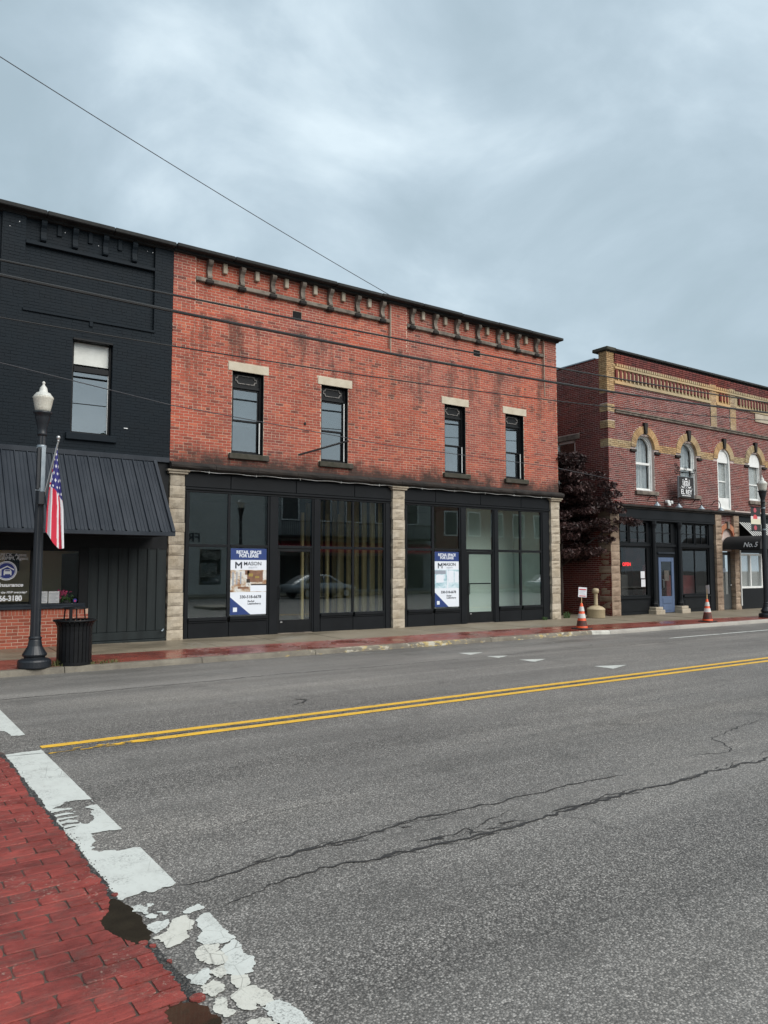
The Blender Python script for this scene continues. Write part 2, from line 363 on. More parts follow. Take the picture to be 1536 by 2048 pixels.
glass_mat('shop_glass', .026, 3.5, (.96, .96, .95), .4)
attr_mat('flag_cloth', .8)
attr_mat('banner_print', .6)
def leaf_mat(name, a, b, c):
    t = NT(name); r = t.attr('rnd')
    col = t.ramp(r, [(0., a), (.55, b), (1., c)])
    return t.done(col, .55, Specular_IOR_Level=.35)
leaf_mat('maple_leaf', (.016, .0085, .0080), (.046, .0225, .0215), (.11, .056, .050))
leaf_mat('tree_leaf', (.02, .045, .012), (.04, .085, .02), (.07, .12, .03))
def puddle():
    t = NT('puddle_water'); n = t.noise(9, 4)
    t.bump(t.noise(5, 2), .02, .01)
    return t.done(t.ramp(n, [(.3, (.022, .017, .012)), (.7, (.034, .027, .018))]), .03, Specular_IOR_Level=.5)
puddle()
def lantern():
    t = NT('lantern_glass'); x = t.xyz()
    c = t.ramp(t.noise(30, 3), [(.3, (.55, .53, .45)), (.7, (.68, .66, .58))])
    t.bump(t.noise(1, 2, .5, t.vec((40, 40, 4))), .3, .006)
    return t.done(c, .22, Transmission_Weight=.12)
lantern()
def neon():
    t = NT('neon_red'); t.done((.6, .02, .02), .4); t.b.inputs['Emission Color'].default_value = (1, .035, .045, 1); t.b.inputs['Emission Strength'].default_value = .45
neon()
def photo_print(name, cols, seed):
    """a blurred print of a room: large soft tone areas only"""
    t = NT(name)
    n = t.noise(5., 3, .5, t.vec((1.2, 1, 1.6), (seed, 0, seed)), .6)
    c = t.ramp(n, [(i / (len(cols) - 1) * .5 + .25, k) for i, k in enumerate(cols)])
    return t.done(c, .45)
photo_print('print_photo_warm', [(.08, .05, .035), (.30, .16, .08), (.50, .44, .36), (.62, .62, .60), (.20, .15, .12)], 3)
photo_print('print_photo_cool', [(.16, .30, .36), (.36, .52, .58), (.60, .70, .76), (.26, .40, .45)], 9)

# ------------------------------------------------------------------ mesh helpers
class MB:
    def __init__(s): s.v = []; s.f = []; s.r = []; s.c = []
    def add(s, vs, fs, r=None, c=None):
        o = len(s.v); s.v += [tuple(p) for p in vs]
        for f in fs:
            s.f.append(tuple(i + o for i in f)); s.r.append(r if r is not None else 0.5); s.c.append(c)
        return s
    def box(s, x0, x1, y0, y1, z0, z1, c=0., r=None):
        if x0 > x1: x0, x1 = x1, x0
        if y0 > y1: y0, y1 = y1, y0
        if z0 > z1: z0, z1 = z1, z0
        c = min(c, (x1 - x0) * .4, (y1 - y0) * .4, (z1 - z0) * .4)
        if c <= 0:
            return s.add([(x0, y0, z0), (x1, y0, z0), (x1, y1, z0), (x0, y1, z0), (x0, y0, z1), (x1, y0, z1), (x1, y1, z1), (x0, y1, z1)],
                  [(0, 3, 2, 1), (4, 5, 6, 7), (0, 1, 5, 4), (1, 2, 6, 5), (2, 3, 7, 6), (3, 0, 4, 7)], r)
        X = (x0, x1); Y = (y0, y1); Z = (z0, z1); vs = []; idx = {}
        for i in (0, 1):
            for j in (0, 1):
                for k in (0, 1):
                    sx, sy, sz = (c if i == 0 else -c), (c if j == 0 else -c), (c if k == 0 else -c)
                    for a, p in ((0, (X[i], Y[j] + sy, Z[k] + sz)), (1, (X[i] + sx, Y[j], Z[k] + sz)), (2, (X[i] + sx, Y[j] + sy, Z[k]))):
                        idx[i, j, k, a] = len(vs); vs.append(p)
        F = []
        g = lambda i, j, k, a: idx[i, j, k, a]
        for i in (0, 1):
            q = [g(i, 0, 0, 0), g(i, 1, 0, 0), g(i, 1, 1, 0), g(i, 0, 1, 0)]; F.append(q if i else q[::-1])
            q = [g(0, i, 0, 1), g(1, i, 0, 1), g(1, i, 1, 1), g(0, i, 1, 1)]; F.append(q[::-1] if i else q)
            q = [g(0, 0, i, 2), g(1, 0, i, 2), g(1, 1, i, 2), g(0, 1, i, 2)]; F.append(q if i else q[::-1])
        for a in (0, 1):
            for b in (0, 1):
                q = [g(a, b, 0, 0), g(a, b, 1, 0), g(a, b, 1, 1), g(a, b, 0, 1)]; F.append(q if (a ^ b) else q[::-1])
                q = [g(a, 0, b, 0), g(a, 0, b, 2), g(a, 1, b, 2), g(a, 1, b, 0)]; F.append(q if (a ^ b) else q[::-1])
                q = [g(0, a, b, 1), g(1, a, b, 1), g(1, a, b, 2), g(0, a, b, 2)]; F.append(q if (a ^ b) else q[::-1])
        for i in (0, 1):
            for j in (0, 1):
                for k in (0, 1):
                    q = [g(i, j, k, 0), g(i, j, k, 1), g(i, j, k, 2)]; F.append(q if (i + j + k) % 2 else q[::-1])
        return s.add(vs, F, r)
    def lathe(s, cx, cy, prof, n=24, flute=None, cap=True, r=None):
        """prof: list of (radius, z)"""
        vs = []
        for rr, z in prof:
            for i in range(n):
                a = 2 * math.pi * i / n
                q = rr * (1 - (flute if flute and i % 2 else 0))
                vs.append((cx + q * math.cos(a), cy + q * math.sin(a), z))
        F = []
        for k in range(len(prof) - 1):
            for i in range(n):
                j = (i + 1) % n; F.append((k * n + i, k * n + j, (k + 1) * n + j, (k + 1) * n + i))
        if cap: F.append(tuple(range(n))[::-1]); F.append(tuple((len(prof) - 1) * n + i for i in range(n)))
        return s.add(vs, F, r)
    def tube(s, pts, rads, n=8, cap=True, r=None):
        pts = [Vector(p) for p in pts]
        if not isinstance(rads, (list, tuple)): rads = [rads] * len(pts)
        vs = []; prev = None
        for i, p in enumerate(pts):
            d = (pts[min(i + 1, len(pts) - 1)] - pts[max(i - 1, 0)]).normalized()
            if prev is None:
                a = d.orthogonal().normalized()
            else:
                a = (prev - d * prev.dot(d)); a = a.normalized() if a.length > 1e-6 else d.orthogonal().normalized()
            prev = a; b = d.cross(a)
            for k in range(n):
                t = 2 * math.pi * k / n; vs.append(p + (a * math.cos(t) + b * math.sin(t)) * rads[i])
        F = []
        for i in range(len(pts) - 1):
            for k in range(n):
                j = (k + 1) % n; F.append((i * n + k, i * n + j, (i + 1) * n + j, (i + 1) * n + k))
        if cap: F.append(tuple(range(n))[::-1]); F.append(tuple((len(pts) - 1) * n + k for k in range(n)))
        return s.add(vs, F, r)
    def prism(s, poly, f0, f1, r=None):
        """poly 2-D outline; f0/f1 map (a,b)->3-D for the two end faces"""
        n = len(poly); vs = [f0(*p) for p in poly] + [f1(*p) for p in poly]
        F = [tuple(range(n)), tuple(range(n, 2 * n))[::-1]] + [(i, i + n, (i + 1) % n + n, (i + 1) % n) for i in range(n)]
        return s.add(vs, F, r)
    def quad(s, a, b, c, d, r=None, col=None): return s.add([a, b, c, d], [(0, 1, 2, 3)], r, col)
    def mesh(s, name, smooth=False):
        me = bpy.data.meshes.new(name); me.from_pydata(s.v, [], s.f)
        at = me.attributes.new('rnd', 'FLOAT', 'FACE'); at.data.foreach_set('value', s.r)
        if any(c is not None for c in s.c):
            ca = me.attributes.new('col', 'FLOAT_COLOR', 'FACE')
            ca.data.foreach_set('color', [x for c in s.c for x in ((*(c or (.5, .5, .5)), 1))])
        if smooth:
            me.polygons.foreach_set('use_smooth', [True] * len(me.polygons))
        me.update(); return me

WL = {}
def thing(name, label, cat, loc=(0, 0, 0), group=None):
    o = bpy.data.objects.new(name, None); COL.objects.link(o); o.empty_display_size = .2
    o.location = loc; o['label'] = label; o['category'] = cat
    if group: o['group'] = group
    WL[o.name] = Vector(loc); return o
def part(name, mb, mat, parent=None, smooth=False, label=None, kind=None):
    me = mb.mesh(name, smooth) if isinstance(mb, MB) else mb
    if mat and not me.materials: me.materials.append(MATS[mat])
    o = bpy.data.objects.new(name, me); COL.objects.link(o)
    if parent is not None:
        o.parent = parent; o.location = -WL[parent.name]
    WL[o.name] = Vector((0, 0, 0))
    if label: o['label'] = label
    if kind: o['kind'] = kind
    return o
def tag(o, label, cat, group=None):
    o['label'] = label; o['category'] = cat
    if group: o['group'] = group
    return o
def struct(name, mb, mat, smooth=False):
    o = part(name, mb, mat, None, smooth); o['kind'] = 'structure'; return o
def inst(name, me, loc, parent, rot=None):
    o = bpy.data.objects.new(name, me); COL.objects.link(o); o.parent = parent
    o.location = Vector(loc) - WL[parent.name]
    if rot: o.rotation_euler = rot
    WL[o.name] = Vector(loc); return o
def copy_tree(o, parent=None):
    c = o.copy(); COL.objects.link(c); c.parent = parent; WL[c.name] = WL[o.name]
    for ch in list(o.children): copy_tree(ch, c)
    return c
def text(name, s, size, loc, mat, parent, align='CENTER', ext=.002, off=0., rot=(math.pi / 2, 0, 0), shear=0., sx=1., space=1.):
    cu = bpy.data.curves.new(name, 'FONT'); cu.body = s; cu.size = size; cu.align_x = align; cu.align_y = 'CENTER'
    cu.extrude = ext; cu.offset = off; cu.shear = shear; cu.space_character = space; cu.resolution_u = 3
    ob = bpy.data.objects.new(name, cu); COL.objects.link(ob)
    bpy.context.view_layer.update()
    me = bpy.data.meshes.new_from_object(ob.evaluated_get(bpy.context.evaluated_depsgraph_get()))
    bpy.data.objects.remove(ob)
    me.transform(Matrix.Translation(loc) @ Matrix.Rotation(rot[2], 4, 'Z') @ Matrix.Rotation(rot[0], 4, 'X') @ Matrix.Diagonal((sx, 1, 1, 1)))
    me.name = name; me.materials.clear()
    return part(name, me, mat, parent)
def fbm(x, y, z=0., o=4):
    return MN.fractal(Vector((x, y, z)), 1.0, 2.0, o)
def inpoly(x, y, P):
    c = False; j = len(P) - 1
    for i in range(len(P)):
        xi, yi = P[i]; xj, yj = P[j]
        if (yi > y) != (yj > y) and x < (xj - xi) * (y - yi) / (yj - yi) + xi: c = not c
        j = i
    return c
def dpoly(x, y, P):
    """signed distance to a polygon outline, positive inside"""
    d = 1e9; j = len(P) - 1
    for i in range(len(P)):
        ax, ay = P[j]; bx, by = P[i]; j = i
        vx, vy = bx - ax, by - ay; L = vx * vx + vy * vy or 1e-9
        t = max(0, min(1, ((x - ax) * vx + (y - ay) * vy) / L))
        d = min(d, (x - ax - vx * t) ** 2 + (y - ay - vy * t) ** 2)
    d = math.sqrt(d); return d if inpoly(x, y, P) else -d
def march(f, x0, x1, y0, y1, step, z=0., skirt=None, mb=None, r=None):
    """sheet over the area where f>0, with clean cut edges; skirt = depth of its sides"""
    mb = mb or MB(); nx = max(1, int(round((x1 - x0) / step))); ny = max(1, int(round((y1 - y0) / step)))
    sx = (x1 - x0) / nx; sy = (y1 - y0) / ny
    V = [[f(x0 + i * sx, y0 + j * sy) for j in range(ny + 1)] for i in range(nx + 1)]
    ids = {}; vs = []; F = []; ec = {}
    def vid(p):
        k = (round(p[0] * 1e5), round(p[1] * 1e5))
        if k not in ids: ids[k] = len(vs); vs.append((p[0], p[1], z))
        return ids[k]
    for i in range(nx):
        for j in range(ny):
            q = [(i, j), (i + 1, j), (i + 1, j + 1), (i, j + 1)]
            w = [V[a][b] for a, b in q]
            if max(w) <= 0: continue
            pts = []
            for k in range(4):
                a, b = w[k], w[(k + 1) % 4]
                pa = (x0 + q[k][0] * sx, y0 + q[k][1] * sy); n = q[(k + 1) % 4]; pb = (x0 + n[0] * sx, y0 + n[1] * sy)
                if a > 0: pts.append(pa)
                if (a > 0) != (b > 0):
                    t = a / (a - b); pts.append((pa[0] + (pb[0] - pa[0]) * t, pa[1] + (pb[1] - pa[1]) * t))
            id_ = []
            for p in pts:
                v = vid(p)
                if v not in id_: id_.append(v)
            if len(id_) >= 3:
                F.append(tuple(id_))
                if skirt:
                    for k in range(len(id_)):
                        e = (id_[k], id_[(k + 1) % len(id_)]); ec[e] = 1
    if skirt:
        n0 = len(vs); low = {}
        for a, b in list(ec):
            if (b, a) in ec: continue
            for v in (a, b):
                if v not in low: low[v] = len(vs); vs.append((vs[v][0], vs[v][1], z - skirt))
            F.append((a, low[a], low[b], b))
    mb.add(vs, F, r); return mb
def ribbon(pts, w0, w1, z, jit=.02, sub=.06, seed=0., mb=None, wz=.6):
    """crack: a jagged tapering strip"""
    mb = mb or MB(); P = []
    for (a, b) in zip(pts[:-1], pts[1:]):
        L = math.dist(a, b); n = max(1, int(L / sub))
        for i in range(n):
            t = i / n; P.append((a[0] + (b[0] - a[0]) * t, a[1] + (b[1] - a[1]) * t))
    P.append(pts[-1]); N = len(P); vs = []; F = []
    for i, (x, y) in enumerate(P):
        a = P[max(0, i - 1)]; b = P[min(N - 1, i + 1)]; dx, dy = b[0] - a[0], b[1] - a[1]; L = math.hypot(dx, dy) or 1
        nx, ny = -dy / L, dx / L
        o = jit * fbm(x * 3 + seed, y * 3, seed) + jit * .6 * MN.noise(Vector((x * 14 + seed, y * 14, 3)))
        t = i / (N - 1); w = (w0 + (w1 - w0) * t) * (1 + wz * MN.noise(Vector((x * 9, y * 9, seed + 9)))) * min(1, t * 12 + .15, (1 - t) * 12 + .15)
        vs += [(x + nx * (o + w / 2), y + ny * (o + w / 2), z), (x + nx * (o - w / 2), y + ny * (o - w / 2), z)]
    for i in range(N - 1): F.append((2 * i + 1, 2 * i + 3, 2 * i + 2, 2 * i))
    return mb.add(vs, F)

# ---- brickwork
def lay(x0, x1, z0, z1, holes=(), bl=.202, bh=.0557, j=.0120, shift=0.):
    """list of (xa, xb, za, zb, full) for a running bond; holes: rects or callables z->[(a,b)]"""
    out = []; ch = bh + j; n = int(math.ceil((z1 - z0) / ch - 1e-6)); rng = random.Random(int(x0 * 31 + z0 * 7 + 5))
    for k in range(n):
        za = z0 + k * ch; zb = min(za + bh, z1)
        if zb - za < .012: continue
        zm = (za + zb) / 2
        cuts = []
        for h in holes:
            if callable(h): cuts += h(zm)
            elif h[2] < zm < h[3]: cuts.append((h[0], h[1]))
        cuts.sort(); spans = []; c = x0; hd = (k % 7 == 5)
        for a, b in cuts:
            if a > c: spans.append((c, min(a, x1)))
            c = max(c, b)
        if c < x1: spans.append((c, x1))
        B_ = (bl - j) / 2 if hd else bl
        off = (0 if k % 2 else -(bl + j) / 2) + shift + rng.uniform(-.012, .012)
        for a, b in spans:
            i = math.floor((a - x0 - off) / (B_ + j)); x = x0 + off + i * (B_ + j)
            while x < b:
                xa, xb = max(x, a + (j * .5 if a > x0 else 0)), min(x + B_, b - (j * .5 if b < x1 else 0))
                if xb - xa > .02: out.append((xa, xb, za, zb, xa == x and xb == x + bl and not hd and zb == za + bh))
                x += B_ + j
    return out
def brick_into(mb, b, Y, d=.004, rng=random, axis='y', back=.02):
    xa, xb, za, zb = b[:4]; q = rng.uniform(-.002, .002); t = rng.uniform(-.0015, .0015); r = rng.random(); c = .002
    y = Y - d + q
    if axis == 'y': P = lambda x, yy, z: (x, yy, z)
    else: P = lambda x, yy, z: (yy, x, z)
    vs = [P(xa, Y + back, za), P(xb, Y + back, za), P(xb, Y + back, zb), P(xa, Y + back, zb),
          P(xa, y + c, za), P(xb, y + c, za), P(xb, y + c, zb), P(xa, y + c, zb),
          P(xa + c, y - t, za + c), P(xb - c, y + t, za + c), P(xb - c, y + t, zb - c), P(xa + c, y - t, zb - c)]
    F = [(0, 1, 5, 4), (1, 2, 6, 5), (2, 3, 7, 6), (3, 0, 4, 7), (4, 5, 9, 8), (5, 6, 10, 9), (6, 7, 11, 10), (7, 4, 8, 11), (8, 9, 10, 11)]
    if axis != 'y': F = [f[::-1] for f in F]
    mb.add(vs, F, r)
BRICKV = {}
def brick_variants(mat, bl, bh, n=12):
    k = (mat, bl, bh)
    if k not in BRICKV:
        L = []; rng = random.Random(3)
        for i in range(n):
            m = MB(); brick_into(m, (-bl / 2, bl / 2, -bh / 2, bh / 2), 0., rng=rng); m.r = [(i + .5) / n] * len(m.r)
            me = m.mesh('brick'); me.materials.append(MATS[mat]); L.append(me)
        BRICKV[k] = L
    return BRICKV[k]
def brickwork(bricks, Y, mat, parent, limit=300, axis='y', label=None):
    """the bricks nearest the camera as single objects, the rest as one stuff part"""
    rng = random.Random(11)
    full = sorted([b for b in bricks if b[4]], key=lambda b: (b[0] * b[0] + Y * Y + (b[2] - CAMH) ** 2))
    one = set(id(b) for b in full[:limit]); rest = MB()
    for b in bricks:
        if id(b) in one:
            bl, bh = round(b[1] - b[0], 4), round(b[3] - b[2], 4)
            inst('brick', rng.choice(brick_variants(mat, bl, bh)), ((b[0] + b[1]) / 2, Y, (b[2] + b[3]) / 2), parent)
        else: brick_into(rest, b, Y, rng=rng, axis=axis)
    if rest.f: part('brick_courses', rest, mat, parent, kind='stuff')
def slab_holes(mb, x0, x1, z0, z1, Y0, Y1, holes):
    """a wall slab with rectangular openings (grid of boxes)"""
    xs = sorted({x0, x1, *[min(max(h[i], x0), x1) for h in holes for i in (0, 1)]}); zs = sorted({z0, z1, *[min(max(h[i], z0), z1) for h in holes for i in (2, 3)]})
    for i in range(len(xs) - 1):
        run = None
        for k in range(len(zs) - 1):
            xm, zm = (xs[i] + xs[i + 1]) / 2, (zs[k] + zs[k + 1]) / 2
            solid = not any(h[0] < xm < h[1] and h[2] < zm < h[3] for h in holes)
            if solid: run = [zs[k], zs[k + 1]] if run is None else [run[0], zs[k + 1]]
            if run and (not solid or k == len(zs) - 2):
                mb.box(xs[i], xs[i + 1], Y0, Y1, run[0], run[1]); run = None
    return mb
def rock(mb, x0, x1, y0, y1, z0, z1, bulge=.03, seed=0., side=True):
    """rock-faced block: rough front (toward -Y) and left face"""
    nx, nz = 5, 4; vs = []; F = []
    for j in range(nz + 1):
        for i in range(nx + 1):
            u, v = i / nx, j / nz; x, z = x0 + (x1 - x0) * u, z0 + (z1 - z0) * v
            e = min(u, 1 - u, v, 1 - v) * 4; e = min(1, e)
            vs.append((x, y0 - e * bulge * (.75 + 1.1 * fbm(x * 5 + seed, z * 6, seed)), z))
    for j in range(nz):
        for i in range(nx):
            a = j * (nx + 1) + i; F.append((a, a + 1, a + nx + 2, a + nx + 1))
    r = random.random(); mb.add(vs, F, r)
    vs = []; F = []
    for j in range(nz + 1):
        for i in range(4):
            u, v = i / 3, j / nz; y, z = y1 + (y0 - y1) * u, z0 + (z1 - z0) * v
            e = min(1, min(u, 1 - u, v, 1 - v) * 4)
            vs.append((x0 - e * bulge * (.5 + fbm(y * 5 + seed, z * 6, seed + 3)), y, z))
    for j in range(nz):
        for i in range(3):
            a = j * 4 + i; F.append((a, a + 1, a + 5, a + 4))
    mb.add(vs, F, r)
    mb.add([(x0, y0, z1), (x1, y0, z1), (x1, y1, z1), (x0, y1, z1), (x0, y0, z0), (x1, y0, z0), (x1, y1, z0), (x0, y1, z0)],
           [(0, 1, 2, 3), (7, 6, 5, 4), (1, 5, 6, 2)], r)
    return mb
YF = 17.03          # plane of the street fronts

# ------------------------------------------------------------------ ground, road, pavement
g = MB(); g.quad((-500, -500, -.06), (500, -500, -.06), (500, 500, -.06), (-500, 500, -.06)); struct('ground', g, 'ground_dirt')
g = MB(); g.quad((-80, -12, 0), (140, -12, 0), (140, 13.9, 0), (-80, 13.9, 0)); road = struct('road', g, 'asphalt')

KY, KZ = 13.75, .10                                  # kerb line and height
def walk_z(y): return KZ + (y - 13.92) * (.05 / 3.11)
kerb = struct('kerb', MB().box(-60, 120, 13.70, 13.93, -.05, -.02), 'kerb_stone')
def kerb_len(x0, x1, ya, yb, h0=KZ, h1=KZ):
    """one kerb stone: rounded top edge, front face slightly battered"""
    prof = [(0., -.02), (.012, .05), (.02, .082), (.04, .096), (.07, .10), (.17, .10), (.17, -.02)]
    n = 4; vs = []; F = []; k = len(prof)
    for i in range(n + 1):
        t = i / n; x = x0 + .006 + (x1 - x0 - .012) * t; y = ya + (yb - ya) * t; h = (h0 + (h1 - h0) * t) / .10
        for p in prof:
            w = .006 * fbm(x * 2.3, p[1] * 9 + 3, p[0] * 9)
            vs.append((x, y + p[0] + (w if p[1] > 0 else 0), p[1] * (h if p[1] > 0 else 1) + (w * .5 if .0 < p[1] < .1 else 0)))
    for i in range(n):
        for q in range(k - 1): F.append((i * k + q, i * k + q + 1, (i + 1) * k + q + 1, (i + 1) * k + q)[::-1])
    F.append(tuple(range(k))); F.append(tuple(n * k + q for q in range(k))[::-1])
    return MB().add(vs, F)
xs = [-14 + 2.42 * i for i in range(13)] + [16.25]
for a, b in zip(xs[:-1], xs[1:]): part('kerb_stone', kerb_len(a, b, KY, KY), 'kerb_stone', kerb)
part('kerb_stone', kerb_len(16.25, 16.75, KY, 13.55), 'cream_road_paint', kerb, label='white painted kerb nose')
xs = [16.75 + 3.1 * i for i in range(12)]
for a, b in zip(xs[:-1], xs[1:]): part('kerb_stone', kerb_len(a, b, 13.55, 13.55), 'bridge_concrete', kerb)

def band_y(x): return 15.2 if x < 15 else max(14.55, 15.2 - (x - 15) * .055)
def kerb_back(x): return KY + .17 if x < 16.25 else (13.92 - .2 * min(1, (x - 16.25) / .5))
g = MB(); xs = [-14 + .5 * i for i in range(110)]
for a, b in zip(xs[:-1], xs[1:]):
    ya, yb = kerb_back(a), kerb_back(b)
    g.quad((a, ya, walk_z(ya) + .0), (b, yb, walk_z(yb) + .0), (b, band_y(b), walk_z(band_y(b))), (a, band_y(a), walk_z(band_y(a))))
struct('paving_band', g, 'red_paving')
walk = struct('sidewalk', MB().box(-14, 41, 13.95, 24, -.05, .06), 'joint_soil')
xs = [-10.4 + 1.52 * i for i in range(34)]
for i, (a, b) in enumerate(zip(xs[:-1], xs[1:])):
    a2, b2 = a + .006, b - .006; m = MB(); dz = random.uniform(-.004, .004)
    ya, yb = band_y(a2) + .008, band_y(b2) + .008; yc = 17.40
    zc = walk_z(yc) + dz
    top = [(a2, ya, walk_z(ya) + dz), (b2, yb, walk_z(yb) + dz), (b2, yc, zc), (a2, yc, zc)]
    bot = [(x, y, .02) for x, y, z in top]
    m.add(top + bot, [(0, 1, 2, 3), (4, 5, 1, 0), (5, 6, 2, 1), (7, 4, 0, 3)])
    part('slab', m, 'sidewalk_concrete', walk)
part('alley_paving', MB().box(18.7, 21.1, 17.41, 24, .05, .155), 'sidewalk_concrete', walk)

# ---- stop line and other markings
BLOBS = [
 [(1.234,4.104),(1.280,4.104),(1.302,4.036),(1.280,3.989),(1.252,4.033),(1.227,4.067)],
 [(1.270,3.956),(1.299,3.966),(1.319,3.932),(1.304,3.908),(1.271,3.925)],
 [(1.319,4.088),(1.339,4.079),(1.326,4.045),(1.315,4.059)],
 [(1.339,3.965),(1.362,3.968),(1.374,3.941),(1.352,3.929)],
 [(1.242,3.857),(1.304,3.863),(1.343,3.845),(1.305,3.776),(1.249,3.740),(1.233,3.816)],
 [(1.358,3.845),(1.439,3.855),(1.444,3.766),(1.404,3.698),(1.378,3.688),(1.363,3.626),(1.311,3.583),(1.250,3.582),(1.260,3.643),(1.234,3.706),(1.307,3.737),(1.342,3.788)],
 [(1.441,3.899),(1.531,3.942),(1.539,3.884),(1.477,3.874),(1.439,3.876)],
 [(1.463,3.763),(1.521,3.823),(1.545,3.811),(1.534,3.675),(1.542,3.494),(1.489,3.477),(1.409,3.515),(1.394,3.561),(1.452,3.665)],
 [(1.349,3.480),(1.398,3.506),(1.455,3.483),(1.441,3.434),(1.392,3.417),(1.363,3.381),(1.338,3.378),(1.335,3.425)],
 [(1.340,3.357),(1.417,3.417),(1.441,3.414),(1.454,3.342),(1.444,3.317),(1.393,3.297),(1.357,3.330)],
 [(1.453,3.425),(1.534,3.476),(1.538,3.417),(1.516,3.332),(1.541,3.283),(1.520,3.218),(1.478,3.170),(1.415,3.162),(1.390,3.216),(1.415,3.290),(1.452,3.328)],
 [(1.243,3.288),(1.330,3.295),(1.315,3.224),(1.261,3.189),(1.242,3.224)],
 [(1.336,3.276),(1.415,3.282),(1.387,3.218),(1.354,3.204),(1.343,3.226)],
 [(1.260,3.176),(1.321,3.188),(1.337,3.137),(1.319,3.094),(1.273,3.086),(1.251,3.128)],
 [(1.396,3.182),(1.448,3.150),(1.440,3.080),(1.392,3.071),(1.378,3.130)],
 [(1.343,3.044),(1.397,3.068),(1.437,3.057),(1.478,2.944),(1.446,2.901),(1.405,2.897),(1.401,2.958),(1.374,2.894),(1.350,2.904),(1.328,2.957)],
 [(1.245,3.001),(1.286,3.053),(1.307,3.036),(1.282,2.976),(1.306,2.928),(1.268,2.912),(1.250,2.936)],
 [(1.410,2.887),(1.483,2.908),(1.511,2.780),(1.509,2.55),(1.409,2.55)],
 [(1.316,2.830),(1.355,2.833),(1.391,2.802),(1.40,2.6),(1.30,2.6)]]
HOLES = [
 [(1.372,6.194),(1.450,6.195),(1.533,6.124),(1.543,6.016),(1.461,5.959),(1.508,5.888),(1.437,5.806),(1.440,5.640),(1.367,5.586),(1.334,5.678),(1.329,5.764),(1.368,5.858),(1.343,6.001),(1.291,6.115)],
 [(1.350,5.346),(1.526,5.343),(1.56,5.270),(1.56,5.030),(1.56,4.969),(1.470,4.936),(1.298,4.999),(1.289,5.118),(1.327,5.159)],
 [(1.229,6.054),(1.291,6.115),(1.370,6.009),(1.368,5.858),(1.324,5.743),(1.337,5.641),(1.302,5.564),(1.221,5.542),(1.221,5.886)]]
def f_stop(x, y):
    n = fbm(x * 16, y * 16, 1.3, 4)
    left = x - (1.212 + .020 * fbm(y * 4.5, 0, 2) + .008 * MN.noise(Vector((y * 40, 0, 8))))
    right = 1.535 + .004 * MN.noise(Vector((y * 12, 3, 1))) - x
    top = 8.07 - .10 * max(0, (1.33 - x) * 8 - .2) * .6 - y + .02 * n
    bot = y - (4.235 - (1.36 - x) * .09 + .03 * n)
    d = min(left, right, top, bot)
    for k, H in enumerate(HOLES[:2]):
        d = min(d, -dpoly(x, y, H) + .030 * n + .008 * MN.noise(Vector((x * 60, y * 60, 2))))
    h = dpoly(x, y, HOLES[2])
    if h > -.03: d = min(d, max(-h, .05 * math.sin(y * 62 + 3 * fbm(x * 5, y * 3, 4)) - .004 + .05 * n))
    return d
g = march(f_stop, 1.17, 1.56, 4.16, 8.12, .011, .005)
part('stop_line', g, 'white_road_paint', road, label='broad white stop line, paint flaking')
for k, P in enumerate(BLOBS):
    xs_ = [p[0] for p in P]; ys_ = [p[1] for p in P]
    f = lambda x, y, P=P, k=k: dpoly(x, y, P) + .012 * fbm(x * 34, y * 34, k * 3.1) + .006 * MN.noise(Vector((x * 120, y * 120, k))) + .005
    part('paint_flake', march(f, min(xs_) - .03, max(xs_) + .03, min(ys_) - .03, max(ys_) + .03, .0065, .0042 + .0003 * (k % 3)), 'white_road_paint' if k in (0, 1, 2, 3, 4, 6, 7, 10, 11, 17) else 'cream_road_paint', road)
def f_far(x, y):
    n = fbm(x * 9, y * 5, 7)
    return min(x - 1.21, 1.525 - x, y - 8.9 - .05 * n, 13.2 - y, -dpoly(x, y, [(1.0, 8.7), (1.40, 8.93), (1.37, 9.2), (1.22, 9.35), (1.0, 9.4)]) + .02 * n)
part('stop_line', march(f_far, 1.17, 1.56, 8.8, 13.3, .02, .005), 'white_road_paint', road)
for y0, x_st, s in ((8.13, 1.55, 3.), (7.86, 1.56, 11.)):
    def f_y(x, y, s=s, y0=y0, x_st=x_st):
        n = fbm(x * 8, y * 26, s)
        e = .004 * MN.noise(Vector((x * 6, s, 1)))
        d = min(y - y0 + e, y0 + .125 - y + e, x - x_st)
        tear = .10 * abs(MN.noise(Vector((x * 2.2 + s, y * 60 + x * 3, s)))) + .045 - .09 * max(0, 1 - (x - 1.5) / 2.2) * (1 if s > 5 else .35)
        return min(d, tear + .045 * n)
    m = march(f_y, 1.5, 30, y0 - .01, y0 + .125, .0175, .005)
    m.quad((30, y0, .005), (110, y0, .005), (110, y0 + .115, .005), (30, y0 + .115, .005))
    part('centre_line', m, 'yellow_road_paint', road)
for y, xa, xb, hw in ((12.12, 10.36, 10.90, .20), (11.38, 10.46, 10.90, .18), (10.55, 10.58, 11.10, .21), (9.06, 10.98, 11.62, .22)):
    P = [(xa, y - hw), (xb, y), (xa, y + hw)]
    f = lambda x, yy, P=P: dpoly(x, yy, P) + .012 * fbm(x * 12, yy * 12, 2)
    part('yield_triangle', march(f, xa - .03, xb + .03, y - hw - .03, y + hw + .03, .02, .005), 'white_road_paint', road)
f = lambda x, y: min(y - 11.84, 11.95 - y, x - 16.95, fbm(x * 5, y * 9, 5) * .25 + .12)
part('parking_line', march(f, 16.9, 27., 11.8, 12.0, .025, .005), 'white_road_paint', road)

